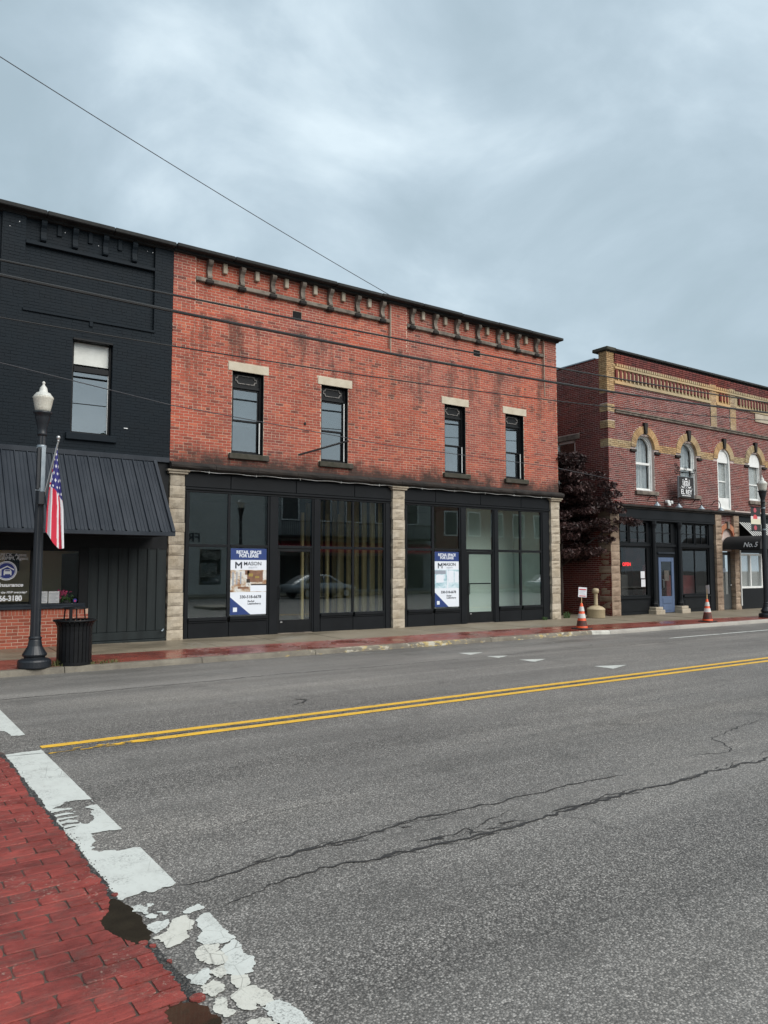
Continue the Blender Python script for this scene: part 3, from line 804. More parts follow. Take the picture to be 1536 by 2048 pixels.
# ---- cracks and tar seams
def crack(pts, w0, w1, jit=.02, seed=0., z=.004): part('crack', ribbon(pts, w0, w1, z, jit * 1.5, .025, seed, wz=1.1), 'tar', road)
crack([(1.54, 4.21), (1.9, 4.27), (2.33, 4.31), (2.71, 4.30), (3.2, 4.37), (3.4, 4.39), (3.61, 4.37), (4.0, 4.32), (4.2, 4.36), (4.73, 4.34), (5.23, 4.32), (5.57, 4.28)], .020, .012, .03, 1)
crack([(1.55, 3.86), (2.15, 3.97), (2.41, 3.99), (2.67, 3.92), (3.07, 3.93), (3.39, 3.91), (3.58, 3.88), (3.86, 3.91), (4.26, 3.92), (4.75, 3.93), (5.29, 3.95), (5.67, 3.90), (6.41, 3.92), (7.01, 3.90), (9., 3.95), (14., 3.9), (24, 3.95)], .026, .02, .035, 2)
crack([(3.05, 4.02), (3.3, 3.98), (3.42, 4.03), (3.45, 4.04), (3.61, 4.04), (3.95, 4.13), (3.98, 4.17)], .014, .006, .03, 3)
crack([(3.39, 3.91), (3.47, 3.98), (3.45, 4.04)], .012, .010, .01, 4)
crack([(3.3, 3.84), (3.42, 3.86), (3.6, 3.84)], .012, .004, .02, 5)
crack([(4.2, 3.97), (4.75, 3.97), (5.1, 3.97)], .018, .008, .03, 6)
crack([(6.52, 4.38), (6.91, 4.26), (7.10, 4.31), (7.30, 4.66), (7.94, 4.81), (8.15, 4.86), (8.8, 4.9)], .010, .008, .03, 7)
crack([(7.0, 4.0), (7.2, 4.08), (7.4, 4.06)], .006, .003, .02, 8)
crack([(6.2, 3.2), (5.9, 2.95), (5.3, 2.6)], .008, .008, .03, 9)
crack([(4.2, 3.86), (4.28, 3.7), (4.25, 3.55), (4.3, 3.4)], .006, .003, .03, 10)
crack([(-6, 11.5), (1.64, 11.44), (3.8, 11.42), (5.8, 11.55), (7.9, 11.46), (12.1, 11.55), (14.8, 11.4), (22, 11.45)], .018, .016, .03, 11)
crack([(8.9, 10.28), (9.8, 10.30), (10.6, 10.33)], .012, .008, .03, 12)
crack([(13.2, 12.6), (14.2, 12.1), (13.9, 11.8), (13.6, 11.9)], .012, .01, .05, 13)
crack([(4.7, 8.9), (4.85, 8.95), (5.0, 9.1), (4.9, 9.25)], .035, .02, .05, 14)
crack([(1.5, 8.065), (4, 8.05), (9, 8.05), (16, 8.05), (26, 8.05)], .018, .012, .018, 15, .0045)
crack([(1.0, 8.0), (1.6, 7.9), (2.6, 7.86)], .008, .004, .01, 16, .0075)
crack([(2.0, 4.9), (2.5, 5.1), (3.1, 5.05), (3.5, 5.4)], .004, .003, .03, 17)
crack([(8, 6.6), (9.5, 6.4), (11, 6.7), (12, 6.5)], .006, .004, .05, 18)

for k, (x, y, n_) in enumerate(((2.2, 4.3, 5), (2.9, 3.95, 6), (3.5, 3.95, 6), (4.6, 3.95, 6), (5.4, 3.92, 5), (3.0, 4.34, 5), (6.6, 3.93, 4))):
    rng = random.Random(k)
    for i in range(n_):
        a = rng.uniform(-.7, .7) + (math.pi if rng.random() < .3 else 0); L = rng.uniform(.12, .42); x0_, y0_ = x + rng.uniform(-.4, .4), y + rng.uniform(-.03, .03)
        crack([(x0_, y0_), (x0_ + L * .5 * math.cos(a), y0_ + L * .3 * math.sin(a) + rng.uniform(-.03, .03)), (x0_ + L * math.cos(a), y0_ + L * .6 * math.sin(a))], rng.uniform(.006, .016), .002, .03, 30 + k * 7 + i, .0041 + .0001 * i)

# ---- red brick crosswalk
EDGE = [(2.0, 1.06), (2.95, 1.05), (3.08, 1.07), (3.12, 1.18), (3.35, 1.18), (3.65, 1.165), (3.74, 1.11), (3.85, 1.07), (3.96, 1.05), (4.13, 1.13), (4.25, 1.165), (4.4, 1.185), (4.9, 1.19), (5.34, 1.20), (5.6, 1.18), (6.47, 1.165), (7.34, 1.19), (8.05, 1.165), (13.5, 1.165)]
def edge(y):
    for (a, xa), (b, xb) in zip(EDGE[:-1], EDGE[1:]):
        if a <= y <= b: return xa + (xb - xa) * (y - a) / (b - a)
    return 1.1
cw = struct('crosswalk', march(lambda x, y: edge(y) + .035 + .03 * fbm(y * 7, x * 3, 6) - x, -3.4, 1.30, 2.0, 8.2, .04, .0035), 'joint_soil')
def paver_outline(l, w, seed):
    P = []
    for (ax, ay), (bx, by), n in (((-l, -w), (l, -w), 7), ((l, -w), (l, w), 4), ((l, w), (-l, w), 7), ((-l, w), (-l, -w), 4)):
        for i in range(n):
            t = i / n; x, y = ax + (bx - ax) * t, ay + (by - ay) * t
            k = .0042 * MN.noise(Vector((x * 30 + seed * 7, y * 30, seed)))
            c = .010 if i == 0 else 0
            P.append((x * (1 - c / l * .5) + k, y * (1 - c / w * .5) + k * .8))
    return P
PV = []
for i in range(14):
    P = paver_outline(.1165, .0535, i + .5); n = len(P); m = MB()
    tx, ty = random.uniform(-.012, .012), random.uniform(-.02, .02)
    zt = lambda x, y: .0095 + x * tx + y * ty
    vs = [(x * .965, y * .93, zt(x, y)) for x, y in P] + [(x, y, zt(x, y) - .004) for x, y in P] + [(x, y, 0.) for x, y in P]
    F = [tuple(range(n))] + [(k, k + n, (k + 1) % n + n, (k + 1) % n) for k in range(n)] + [(k + n, k + 2 * n, (k + 1) % n + 2 * n, (k + 1) % n + n) for k in range(n)]
    m.add(vs, F, (i + .5) / 14); me = m.mesh('paver'); me.materials.append(MATS['red_coated_paver']); PV.append(me)
row = 0; y = 2.42
while y < 8.0:
    x = .73 - .24 * 4 + (.125 if row % 2 else 0) + random.uniform(-.008, .008)
    while x < 1.25:
        cx, cy = x + .12, y + .0575
        e0, e1 = edge(cy - .05), edge(cy + .05); em = min(e0, e1, edge(cy))
        dd = random.uniform(-.002, .002)
        if cx + .12 < em - .02:
            o = inst('paver', random.choice(PV), (cx, cy + random.uniform(-.002, .002), dd), cw, (0, 0, random.uniform(-.012, .012)))
        elif cx - .12 < max(e0, e1) + .01:
            s = random.random() * 90
            f = lambda px, py, cx=cx, cy=cy, s=s: min(.1165 - abs(px - cx), .0535 - abs(py - cy), edge(py) - px + .022 * fbm(py * 11, px * 6, 2.2) + .012 * MN.noise(Vector((px * 50, py * 50, 4))), (.0 if 0 else 1)) + .003 * MN.noise(Vector((px * 40, py * 40, s)))
            m = march(f, cx - .125, cx + .125, cy - .062, cy + .062, .0125, .0095 + dd * .5, .0095, r=random.random())
            if m.f: part('paver', m, 'red_coated_paver', cw)
        x += .24
    row += 1; y += .115
g = march(lambda x, y: min(edge(y) - x, -.18 - .01 - x if y < 8.0 else 1), -3.4, 1.25, 2.0, 13.5, .06, .010); part('far_paving', g, 'red_coated_paver', cw)
# small red fragments broken from the edge
for (x, y, r) in ((1.205, 4.30, .018), (1.20, 3.63, .016), (1.21, 3.10, .03), (1.17, 3.68, .02), (1.215, 3.45, .012)):
    f = lambda px, py, x=x, y=y, r=r: r - math.hypot(px - x, py - y) + .35 * r * fbm(px * 30, py * 30, x)
    part('paver_chip', march(f, x - 2 * r, x + 2 * r, y - 2 * r, y + 2 * r, .006, .011, .011), 'red_coated_paver', cw)
# dark ragged asphalt edge between crosswalk and stop line, and the puddles in it
f = lambda x, y: min(x - edge(y) + .05, edge(y) + .045 + .02 * fbm(y * 9, x * 9, 1) - x, 8.1 - y, y - 2.2)
part('broken_edge', march(f, .95, 1.35, 2.2, 8.1, .0125, .0042), 'edge_asphalt', road)
rng = random.Random(19); m = MB()
for i in range(230):
    y = rng.uniform(2.45, 5.6) if rng.random() < .8 else rng.uniform(5.6, 8.); x = edge(y) + rng.gauss(.03, .013); r = rng.uniform(.002, .0065)
    if 3.62 < y < 4.3 or y < 3.15: continue
    vs = [(x + r * rng.uniform(.7, 1.2) * math.cos(a), y + r * rng.uniform(.7, 1.2) * math.sin(a), .004) for a in (0, 1.3, 2.5, 3.8, 5.0)] + [(x + r * .5 * math.cos(a), y + r * .5 * math.sin(a), .004 + r * .9) for a in (0, 1.3, 2.5, 3.8, 5.0)]
    m.add(vs, [(k, (k + 1) % 5, (k + 1) % 5 + 5, k + 5) for k in range(5)] + [(5, 6, 7, 8, 9)], rng.random())
part('gravel', m, 'gravel_stone', road, kind='stuff')
def f_p1(x, y): return dpoly(x, y, [(1.20, 4.27), (1.235, 4.12), (1.245, 3.92), (1.225, 3.72), (1.17, 3.66), (1.09, 3.72), (1.02, 3.86), (1.02, 3.98), (1.08, 4.10), (1.14, 4.22)]) + .026 * fbm(x * 16, y * 16, 3) + .006 * MN.noise(Vector((x * 70, y * 70, 1))) - .004
def f_p2(x, y): return dpoly(x, y, [(1.03, 3.12), (1.13, 3.12), (1.20, 3.08), (1.23, 2.95), (1.24, 2.5), (1.02, 2.5)]) + .026 * fbm(x * 16, y * 16, 5) + .006 * MN.noise(Vector((x * 70, y * 70, 1)))
tag(part('puddle', march(f_p1, .95, 1.3, 3.6, 4.35, .008, .0065), 'puddle_water'), 'dark brown puddle beside the stop line where the red paving is broken away', 'puddle', 'puddles')
tag(part('puddle', march(f_p2, .95, 1.3, 2.4, 3.2, .008, .0065), 'puddle_water'), 'brown puddle at the bottom edge of the photo, nearest the camera', 'puddle', 'puddles')

# ------------------------------------------------------------------ shared building pieces
def pillar(parent, x0, x1, z0, z1, mat, n, cap=True, y0=YF - .02, y1=YF + .3):
    p = part('stone_pillar', MB().box(x0 + .02, x1 - .02, y0 + .02, y1, z0, z1), 'grey_mortar', parent)
    h = (z1 - z0) / n; z = z0; rng = random.Random(int(x0 * 10))
    cuts = [z0] + [z0 + h * i + rng.uniform(-.03, .03) for i in range(1, n)] + [z1]
    for a, b in zip(cuts[:-1], cuts[1:]):
        w = rng.uniform(-.012, .012)
        part('stone', rock(MB(), x0 + w, x1 + rng.uniform(-.012, .012), y0, y1, a + .005, b - .005, .028, a * 3 + x0), mat, p)
    if cap: part('capital', MB().box(x0 - .05, x1 + .05, y0 - .07, y1, z1, z1 + .05, .012).box(x0 - .08, x1 + .08, y0 - .10, y1, z1 + .05, z1 + .10, .012), mat, p)
    return p
def pane(parent, x0, x1, z0, z1, y, mat='storefront_glass', name='pane'):
    return part(name, MB().box(x0, x1, y, y + .006, z0, z1), mat, parent)
def bar(parent, name, x0, x1, z0, z1, y0, y1, mat='black_storefront', c=.006):
    return part(name, MB().box(x0, x1, y0, y1, z0, z1, c), mat, parent)
def corbel_mb(x, w, z0, z1, y, k=.78):
    """scrolled stone bracket, profile in (y,z), front toward -Y"""
    h = z1 - z0; P = [(0, 0), (-.10, .0), (-.15, .05), (-.16, .13), (-.115, .28), (-.10, .45), (-.135, .62), (-.21, .74), (-.245, .85), (-.23, .95), (-.18, 1.), (0, 1.)]
    return MB().prism(P, lambda a, b: (x - w / 2, y + a * k, z0 + b * h), lambda a, b: (x + w / 2, y + a * k, z0 + b * h))
def octagon_ring(x0, x1, z0, z1, y, t=.022, d=.02):
    cx, cz, hw, hh = (x0 + x1) / 2, (z0 + z1) / 2, (x1 - x0) / 2, (z1 - z0) / 2
    def ring(k):
        a, b = hw - k, hh - k; c = .07
        return [(-a + c, -b), (a - c, -b), (a - c * .55, -b + c * .9), (a, -b + c * .9), (a, b - c * .9), (a - c * .55, b - c * .9), (a - c, b), (-a + c, b), (-a + c * .55, b - c * .9), (-a, b - c * .9), (-a, -b + c * .9), (-a + c * .55, -b + c * .9)]
    A, B = ring(0), ring(t); n = len(A); vs = []; F = []
    for P, yy in ((A, y), (A, y - d), (B, y - d), (B, y)):
        vs += [(cx + p[0], yy, cz + p[1]) for p in P]
    for r in range(3):
        for i in range(n): F.append((r * n + i, r * n + (i + 1) % n, (r + 1) * n + (i + 1) % n, (r + 1) * n + i))
    return MB().add(vs, F)

# ------------------------------------------------------------------ the red brick building (middle)
X0, X1, ZB, ZT = 5.77, 18.62, 4.22, 9.16
rb = thing('brick_building', 'long two-storey red brick building with black storefronts and four narrow upper windows', 'building', (12.2, YF, .15))
WIN = [(7.27, 8.11), (9.75, 10.57), (13.88, 14.68), (16.30, 17.08)]
WZ0, WZ1 = 4.53, 6.555
PANELS = [(6.31, 11.94), (12.53, 18.03)]; PZ = 7.86
VENTS = [(8.93, 9.19, 8.20, 8.39), (15.08, 15.35, 8.20, 8.39)]
STRZ = (8.60, 8.70)
wall = part('wall', slab_holes(MB(), X0 + .004, X1 - .004, ZB, ZT, YF + .001, YF + .30, [(a, b, WZ0, WZ1) for a, b in WIN] + [(a, b, PZ, ZT) for a, b in PANELS]), 'mortar', rb)
m = MB()
for a, b in PANELS: slab_holes(m, a, b, PZ, ZT, YF + .072, YF + .30, [v for v in VENTS if a < v[0] < b])
part('panel_backing', m, 'mortar', wall)
holes = [(a, b, WZ0, WZ1) for a, b in WIN] + [(a - .11, b + .13, WZ1, WZ1 + .215) for a, b in WIN] + [(a - .08, b + .14, WZ0 - .14, WZ0) for a, b in WIN] + [(a, b, PZ, ZT) for a, b in PANELS]
bricks = lay(X0, X1, ZB, ZT, holes)
brickwork(bricks, YF, 'red_brick', wall)
for a, b in PANELS:
    bs = lay(a, b, PZ, ZT, [v for v in VENTS])
    m = MB(); rng = random.Random(5)
    for q in bs: brick_into(m, q, YF + .071, rng=rng)
    part('brick_courses', m, 'red_brick', wall, kind='stuff')
for v in VENTS:
    ob = part('vent', MB().box(v[0], v[1], YF + .12, YF + .14, v[2], v[3]), 'dark_interior', rb)
    m = MB()
    for i in range(6): m.box(v[0] + .01, v[1] - .01, YF + .075, YF + .10, v[2] + .012 + i * .03, v[2] + .026 + i * .03)
    part('slat', m, 'black_trim', ob)
# coping in lengths, string courses, corbels, small blocks
cop = part('cornice', MB().box(X0, X1 + .03, YF - .10, YF + .32, ZT, ZT + .05), 'coping', rb)
xs = [X0 + (X1 + .1 - X0) * i / 9 for i in range(10)]
for i, (a, b) in enumerate(zip(xs[:-1], xs[1:])):
    dz = random.uniform(-.008, .008)
    part('coping_stone', MB().box(a + .004, b - .004, YF - .26, YF + .34, ZT + .05 + dz, ZT + .135 + dz, .015), 'coping', cop)
for (a, b) in PANELS:
    m = MB().box(a, b, YF - .02, YF + .08, STRZ[0], STRZ[1], .012)
    part('string_course', m, 'grey_stone', rb)
for X in (6.65, 7.49, 8.33, 9.18, 10.01, 10.87, 11.69, 12.72, 13.56, 14.39, 15.22, 16.06, 16.88, 17.71):
    o = part('corbel', corbel_mb(X, .115, STRZ[1] - .02, ZT, YF + .07), 'grey_stone', rb)
    part('corbel_foot', MB().box(X - .105, X + .105, YF - .06, YF + .08, STRZ[0] - .035, STRZ[1] - .03, .025), 'weathered_ledge', o)
for X in (7.05, 7.90, 8.72, 9.56, 10.42, 11.26, 13.12, 13.95, 14.78, 15.61, 16.44, 17.26):
    part('small_block', MB().box(X - .055, X + .055, YF - .02, YF + .08, 8.915, ZT, .01), 'stone_block', rb)
# windows
def sash_window(parent, a, b, z0, z1, idx):
    yw = YF + .11
    w = part('window', MB().box(a, a + .06, yw, yw + .1, z0, z1, .006).box(b - .07, b, yw, yw + .1, z0, z1, .006)
             .box(a + .06, b - .07, yw, yw + .1, z0, z0 + .055, .006).box(a + .06, b - .07, yw + .002, yw + .1, 6.17, 6.235, .006)
             .box(a - .0, a + .014, YF + .002, yw, z0, z1).box(b - .014, b, YF + .002, yw, z0, z1), 'black_trim', parent)
    part('lintel', MB().box(a - .105, b + .125, YF - .018, YF + .2, z1, z1 + .21, .008), 'pale_lintel', w)
    part('sill', MB().box(a - .075, b + .135, YF - .085, YF + .12, z0 - .135, z0, .012), 'mossy_sill', w)
    part('transom_panel', MB().box(a + .06, b - .07, yw + .03, yw + .06, 6.235, z1), 'black_trim', w)
    part('moulding', octagon_ring(a + .125, b - .135, 6.285, 6.50, yw + .03), 'ornament_worn', w)
    x0, x1 = a + .06, b - .07; zm = 5.37
    for nm, za, zb, yy in (('upper_sash', zm - .02, 6.17, yw + .035), ('lower_sash', z0 + .055, zm + .03, yw + .065)):
        s = MB().box(x0, x0 + .04, yy, yy + .03, za, zb, .004).box(x1 - .04, x1, yy, yy + .03, za, zb, .004).box(x0 + .04, x1 - .04, yy, yy + .03, za, za + .045, .004).box(x0 + .04, x1 - .04, yy, yy + .03, zb - .045, zb, .004)
        part(nm, s, 'black_trim', w)
        pane(w, x0 + .038, x1 - .038, za + .043, zb - .043, yy + .012, 'upper_glass')
    part('white_stop', MB().box(x1 - .005, x1 + .025, yw - .012, yw - .001, z0 + .06, 5.36 if idx != 1 else 6.15), 'white_trim', w)
    part('blind', MB().box(x0, x1, yw + .16, yw + .17, zm + (.1 if idx % 2 else -.1), 6.2), 'blind', w)
for i, (a, b) in enumerate(WIN): sash_window(rb, a, b, WZ0, WZ1, i)
# ledge above the storefronts
led = part('ledge', MB().box(X0 + .01, X1, YF - .03, YF + .3, 4.02, ZB - .001), 'weathered_ledge', rb)
xs = [X0 - .02 + (X1 + .1 - X0) * i / 12 for i in range(13)]
for i, (a, b) in enumerate(zip(xs[:-1], xs[1:])):
    m = MB(); n = 5; P = [(YF - .03, 4.03), (YF - .15, 4.05), (YF - .19, 4.08), (YF - .20, 4.13), (YF - .17, 4.17), (YF - .03, 4.222)]
    vs = []; F = []; k = len(P)
    for q in range(n + 1):
        x = a + .004 + (b - a - .008) * q / n
        for (y, z) in P:
            w = .022 * fbm(x * 4, y * 6, z * 6); vs.append((x, y + w * (y < YF - .05), z + w * .5))
    for q in range(n):
        for r in range(k - 1): F.append((q * k + r, q * k + r + 1, (q + 1) * k + r + 1, (q + 1) * k + r)[::-1])
    F += [tuple(range(k)), tuple(n * k + r for r in range(k))[::-1]]
    part('ledge_stone', m.add(vs, F), 'weathered_ledge', led)
m = MB()
for x0_, x1_ in ((6.2, 12.0), (12.5, 18.2)):
    pts = [(x0_ + (x1_ - x0_) * i / 24, YF - .10, 4.015 + .012 * math.sin(i * 1.7)) for i in range(25)]
    m.tube(pts, .006, 5)
    for i in range(2, 24, 5): m.tube([(pts[i][0], YF - .10, 3.98), (pts[i][0], YF - .10, 4.09)], .006, 5)
part('light_string', m, 'white_trim', rb)
for a, b, nn in ((5.78, 6.14, 14), (12.02, 12.42, 14), (18.24, 18.62, 14)): pillar(rb, a, b, .13, 3.93, 'stone_block', nn)
# storefronts
def storefront(parent, x0, x1, cols, door, seams):
    """cols: list of (xa, xb) glazed bays; door: (xa, xb, ga, gb)"""
    yf = YF + .03; yg = YF + .085
    sf = part('storefront', MB().box(x0, x1, yf + .05, yf + .12, 3.62, 4.02, 0), 'black_trim', parent)
    ss = [x0 + .01] + seams + [x1 - .01]
    for a, b in zip(ss[:-1], ss[1:]): part('fascia_panel', MB().box(a + .006, b - .006, yf, yf + .05, 3.665, 3.985, .006), 'black_storefront', sf)
    bar(sf, 'fascia_trim', x0 + .005, x1 - .005, 3.60, 3.655, yf - .012, yf + .06)
    bar(sf, 'head_rail', x0 + .005, x1 - .005, 3.545, 3.598, yf + .02, yf + .09)
    edges = [x0 + .004]
    for a, b in cols: edges += [a, b]
    edges.append(x1 - .004)
    for a, b in zip(edges[0::2], edges[1::2]):
        z_ = .14
        if b - a < .12: bar(sf, 'mullion', a, b, .60, 3.545, yf + .035, yf + .10)
        else:
            bar(sf, 'post', a, b, z_, 3.545, yf + .03, yf + .11)
            bar(sf, 'post_face', a + .05, b - .05, z_, 3.545, yf + .008, yf + .028)
    for (a, b) in cols:
        isdoor = abs(a - door[0]) < .01
        z0 = .62 if not isdoor else .0
        bar(sf, 'transom_bar', a, b, 2.265, 2.335, yf + .03, yf + .10)
        pane(sf, a - .004, b + .004, 2.333, 3.548, yg)
        if not isdoor:
            bar(sf, 'sill', a, b, .545, .625, yf - .02, yf + .10)
            bar(sf, 'sill_nose', a, b, .50, .54, yf + .0, yf + .10)
            pane(sf, a - .004, b + .004, .62, 2.267, yg)
    m = MB(); runs = []
    for (a, b) in cols:
        if abs(a - door[0]) < .01: continue
        if runs and a - runs[-1][1] < .12: runs[-1][1] = b
        else: runs.append([a, b])
    for a, b in runs:
        mid = (a + b) / 2
        part('bulkhead_panel', MB().box(a + .005, mid - .005, yf + .02, yf + .09, .14, .498, .006), 'black_storefront', sf)
        part('bulkhead_panel', MB().box(mid + .005, b - .005, yf + .02, yf + .09, .14, .498, .006), 'black_storefront', sf)
    # door leaf
    a, b, ga, gb = door
    d = part('door', MB().box(a, ga, yf + .045, yf + .09, .17, 2.262, .004).box(gb, b, yf + .045, yf + .09, .17, 2.262, .004)
             .box(ga, gb, yf + .045, yf + .09, .17, .485, .004).box(ga, gb, yf + .045, yf + .09, 2.185, 2.262, .004), 'black_trim', parent)
    pane(d, ga - .003, gb + .003, .482, 2.188, yf + .065)
    part('handle', MB().tube([(ga - .03, yf + .04, 1.0), (ga - .03, yf - .01, 1.02), (ga - .03, yf - .01, 1.3), (ga - .03, yf + .04, 1.32)], .011, 8), 'black_trim', d)
    part('lock', MB().box(ga + .02, ga + .08, yf + .036, yf + .044, .42, .45, .004), 'silver', d)
    part('threshold', MB().box(a, b, yf + .0, yf + .12, .13, .168, .004), 'grey_stone', d)
    return sf
sf1 = storefront(rb, 6.14, 12.02, [(6.29, 7.24), (7.31, 8.29), (8.58, 9.54), (9.79, 10.76), (10.82, 11.77)], (8.58, 9.54, 8.64, 9.50), [7.29, 9.06, 10.81])
sf2 = storefront(rb, 12.42, 18.24, [(12.57, 13.44), (13.53, 14.46), (14.73, 15.78), (16.02, 16.92), (17.00, 17.85)], (14.73, 15.78, 14.84, 15.74), [13.56, 15.28, 16.96])
bar(rb, 'push_bar', 14.86, 15.72, 1.30, 1.335, YF + .10, YF + .13, 'black_trim')
# the rooms behind the glass
def room(parent, x0, x1, y0, y1, z0, z1, wallm, floorm, nm='room'):
    t = .04
    p = part(nm, MB().box(x0, x1, y1, y1 + t, z0, z1).box(x0 - t, x0, y0, y1 + t, z0, z1).box(x1, x1 + t, y0, y1 + t, z0, z1).box(x0 - t, x1 + t, y0, y1 + t, z1, z1 + t), wallm, parent)
    part('room_floor', MB().box(x0, x1, y0, y1, z0 - .03, z0), floorm, p); return p
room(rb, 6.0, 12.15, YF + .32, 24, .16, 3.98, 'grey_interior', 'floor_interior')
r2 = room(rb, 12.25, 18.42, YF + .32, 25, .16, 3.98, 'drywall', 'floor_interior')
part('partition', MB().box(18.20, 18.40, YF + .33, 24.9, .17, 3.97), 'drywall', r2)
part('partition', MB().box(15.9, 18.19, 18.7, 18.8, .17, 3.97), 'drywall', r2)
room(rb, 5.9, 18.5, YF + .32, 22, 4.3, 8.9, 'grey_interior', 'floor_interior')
for i in range(11):
    y = 17.55 + i * .42
    part('stud', MB().box(12.02 - .07, 12.02 + .05, y, y + .09, .2, 3.9, .004), 'timber', rb)
for i in range(5): part('stud', MB().box(10.6 + i * .42, 10.68 + i * .42, 19.6, 19.69, .2, 3.4, .004), 'timber', rb)
part('roof', MB().box(X0, X1, YF + .35, 32, 8.85, 8.95), 'coping', rb)
m = MB().box(X1 - .3, X1 - .01, YF + .31, 32, .05, 9.1).box(X0 + .002, X0 + .28, YF + .31, 32, .05, 8.9).box(X0 + .28, X1 - .3, 31.7, 32, .05, 9.1)
part('side_wall', m, 'far_brick', rb)
# iron pole fixed across the wall
tag(part('wall_pole', MB().tube([(8.96, YF - .26, 4.60), (10.56, YF - .03, 5.14)], .025, 10), 'black_trim'), 'slanting black metal pole fixed beside the second upper window of the brick building', 'pole')
m = MB().tube([(11.955, YF - .018, 7.72), (11.958, YF - .018, 9.1)], .012, 6)
part('conduit', m, 'pale_lintel', rb)
part('conduit', MB().tube([(18.045, YF - .018, 7.3), (18.045, YF - .018, 9.1)], .010, 6), 'pale_lintel', rb)
part('tie_plate', MB().box(9.24, 9.30, YF - .03, YF, 5.43, 5.50, .01), 'coping', rb)

# ---- lease posters on the glass
def poster(x0, x1, z0, z1, y, label, warm):
    t = thing('lease_poster', label, 'poster', ((x0 + x1) / 2, y, z0), 'lease posters in the storefront windows')
    w, h = x1 - x0, z1 - z0; Z = lambda f: z1 - f * h; X = lambda f: x0 + f * w
    part('sheet', MB().box(x0, x1, y, y + .004, z0, z1), 'print_white', t)
    part('blue_band', MB().box(x0, x1, y - .002, y, Z(.173), z1), 'print_blue', t)
    P = [(x0, Z(.735)), (x0, z0), (X(.56), z0)]
    part('blue_corner', MB().prism(P, lambda a, b: (a, y - .002, b), lambda a, b: (a, y, b)), 'print_blue', t)
    text('lettering', 'RETAIL SPACE', .105, (X(.5), y - .003, Z(.058)), 'print_white', t, off=.0035)
    text('lettering', 'FOR LEASE', .105, (X(.5), y - .003, Z(.113)), 'print_white', t, off=.0035)
    lx, lz, lw, lh = X(.125), Z(.303), w * .19, h * .10
    P = [(0, 0), (.2, 0), (.2, .62), (.5, .32), (.8, .62), (.8, 0), (1, 0), (1, 1), (.84, 1), (.5, .62), (.16, 1), (0, 1)]
    part('logo', MB().prism(P, lambda a, b: (lx + a * lw, y - .002, lz + b * lh), lambda a, b: (lx + a * lw, y, lz + b * lh)), 'print_dark', t)
    text('lettering', 'MASON', .125, (X(.61), y - .002, Z(.232)), 'print_dark', t, sx=1.08, off=.001)
    text('lettering', 'EQUITY', .055, (X(.62), y - .002, Z(.290)), 'print_grey', t, space=1.25)
    pz1, pz0 = Z(.325), Z(.66)
    ph = part('picture', MB().box(x0, x1, y - .002, y, pz0, pz1), 'print_photo_warm' if warm else 'print_photo_cool', t)
    def fl(a, b, c, d, mt, k=1): part('picture_area', MB().box(X(a), X(b), y - .002 - .0008 * k, y - .002, pz0 + (pz1 - pz0) * c, pz0 + (pz1 - pz0) * d), mt, ph)
    if warm:
        fl(.55, 1, .02, .30, 'print_white'); fl(.57, 1, .30, .36, 'bark', 2); fl(.46, .90, .45, .97, 'print_brown'); fl(.40, .52, .78, .99, 'print_brown'); fl(.50, .62, .70, .84, 'gold_letters', 2); fl(.68, .80, .62, .72, 'gold_letters', 2); fl(.05, .09, .3, .9, 'print_grey'); fl(.16, .19, .34, .92, 'print_grey'); fl(.26, .30, .36, .9, 'print_grey'); fl(.2, .5, .15, .24, 'print_brown', 2); fl(.44, .54, .42, .58, 'bark', 2)
    else:
        fl(.05, .36, .30, .72, 'print_white'); fl(.5, .55, .0, .98, 'print_white', 2); fl(.56, .78, .3, .95, 'print_white'); fl(.0, .45, .76, .96, 'print_grey'); fl(.82, .99, .3, .9, 'print_white')
    text('lettering', '330-518-6678', .100, (X(.56), y - .002, Z(.735)), 'print_dark', t, off=.002)
    text('lettering', 'Rachel', .066, (X(.48), y - .002, Z(.800)), 'print_dark', t, 'LEFT', off=.001)
    text('lettering', 'Leatherberry', .066, (X(.48), y - .002, Z(.838)), 'print_dark', t, 'LEFT', off=.001)
    part('white_square', MB().box(X(.08), X(.19), y - .003, y - .002, Z(.955), Z(.89)), 'print_white', t)
poster(7.33, 8.27, .655, 2.245, YF + .074, 'lease poster with warm kitchen picture in the left storefront', True)
poster(13.55, 14.44, .665, 2.245, YF + .074, 'lease poster with pale blue office picture in the right storefront', False)

# ------------------------------------------------------------------ dark painted building (left)
DX0, DX1 = -2.6, 5.765
db = thing('dark_building', 'two-storey brick building painted blue-black with a ribbed metal awning', 'building', (2., YF, .15))
DPAN = (2.60, 5.335, 7.17, 9.16); DW = (3.60, 4.44, 4.66, 6.73)
DPAN2 = (-1.6, 2.15, 7.17, 9.16)
dw = part('wall', slab_holes(MB(), DX0, DX1, 4.28, ZT, YF + .001, YF + .3, [DPAN, DW, DPAN2]), 'painted_brick', db)
part('panel_backing', MB().box(DPAN[0], DPAN[1], YF + .072, YF + .3, DPAN[2], ZT).box(DPAN2[0], DPAN2[1], YF + .072, YF + .3, DPAN2[2], ZT), 'painted_brick', dw)
m = MB(); rng = random.Random(8)
for q in lay(1.0, DX1, 4.28, ZT, [DPAN, (DW[0], DW[1], DW[2], DW[3]), (DW[0] - .1, DW[1] + .1, DW[2] - .15, DW[2]), DPAN2]): brick_into(m, q, YF, .0035, rng)
for q in lay(DPAN[0], DPAN[1], DPAN[2], ZT): brick_into(m, q, YF + .071, .0035, rng)
part('brick_courses', m, 'painted_brick', dw, kind='stuff')
part('string_course', MB().box(DPAN[0], DPAN[1], YF - .02, YF + .08, 8.58, 8.66, .01), 'painted_brick', db)
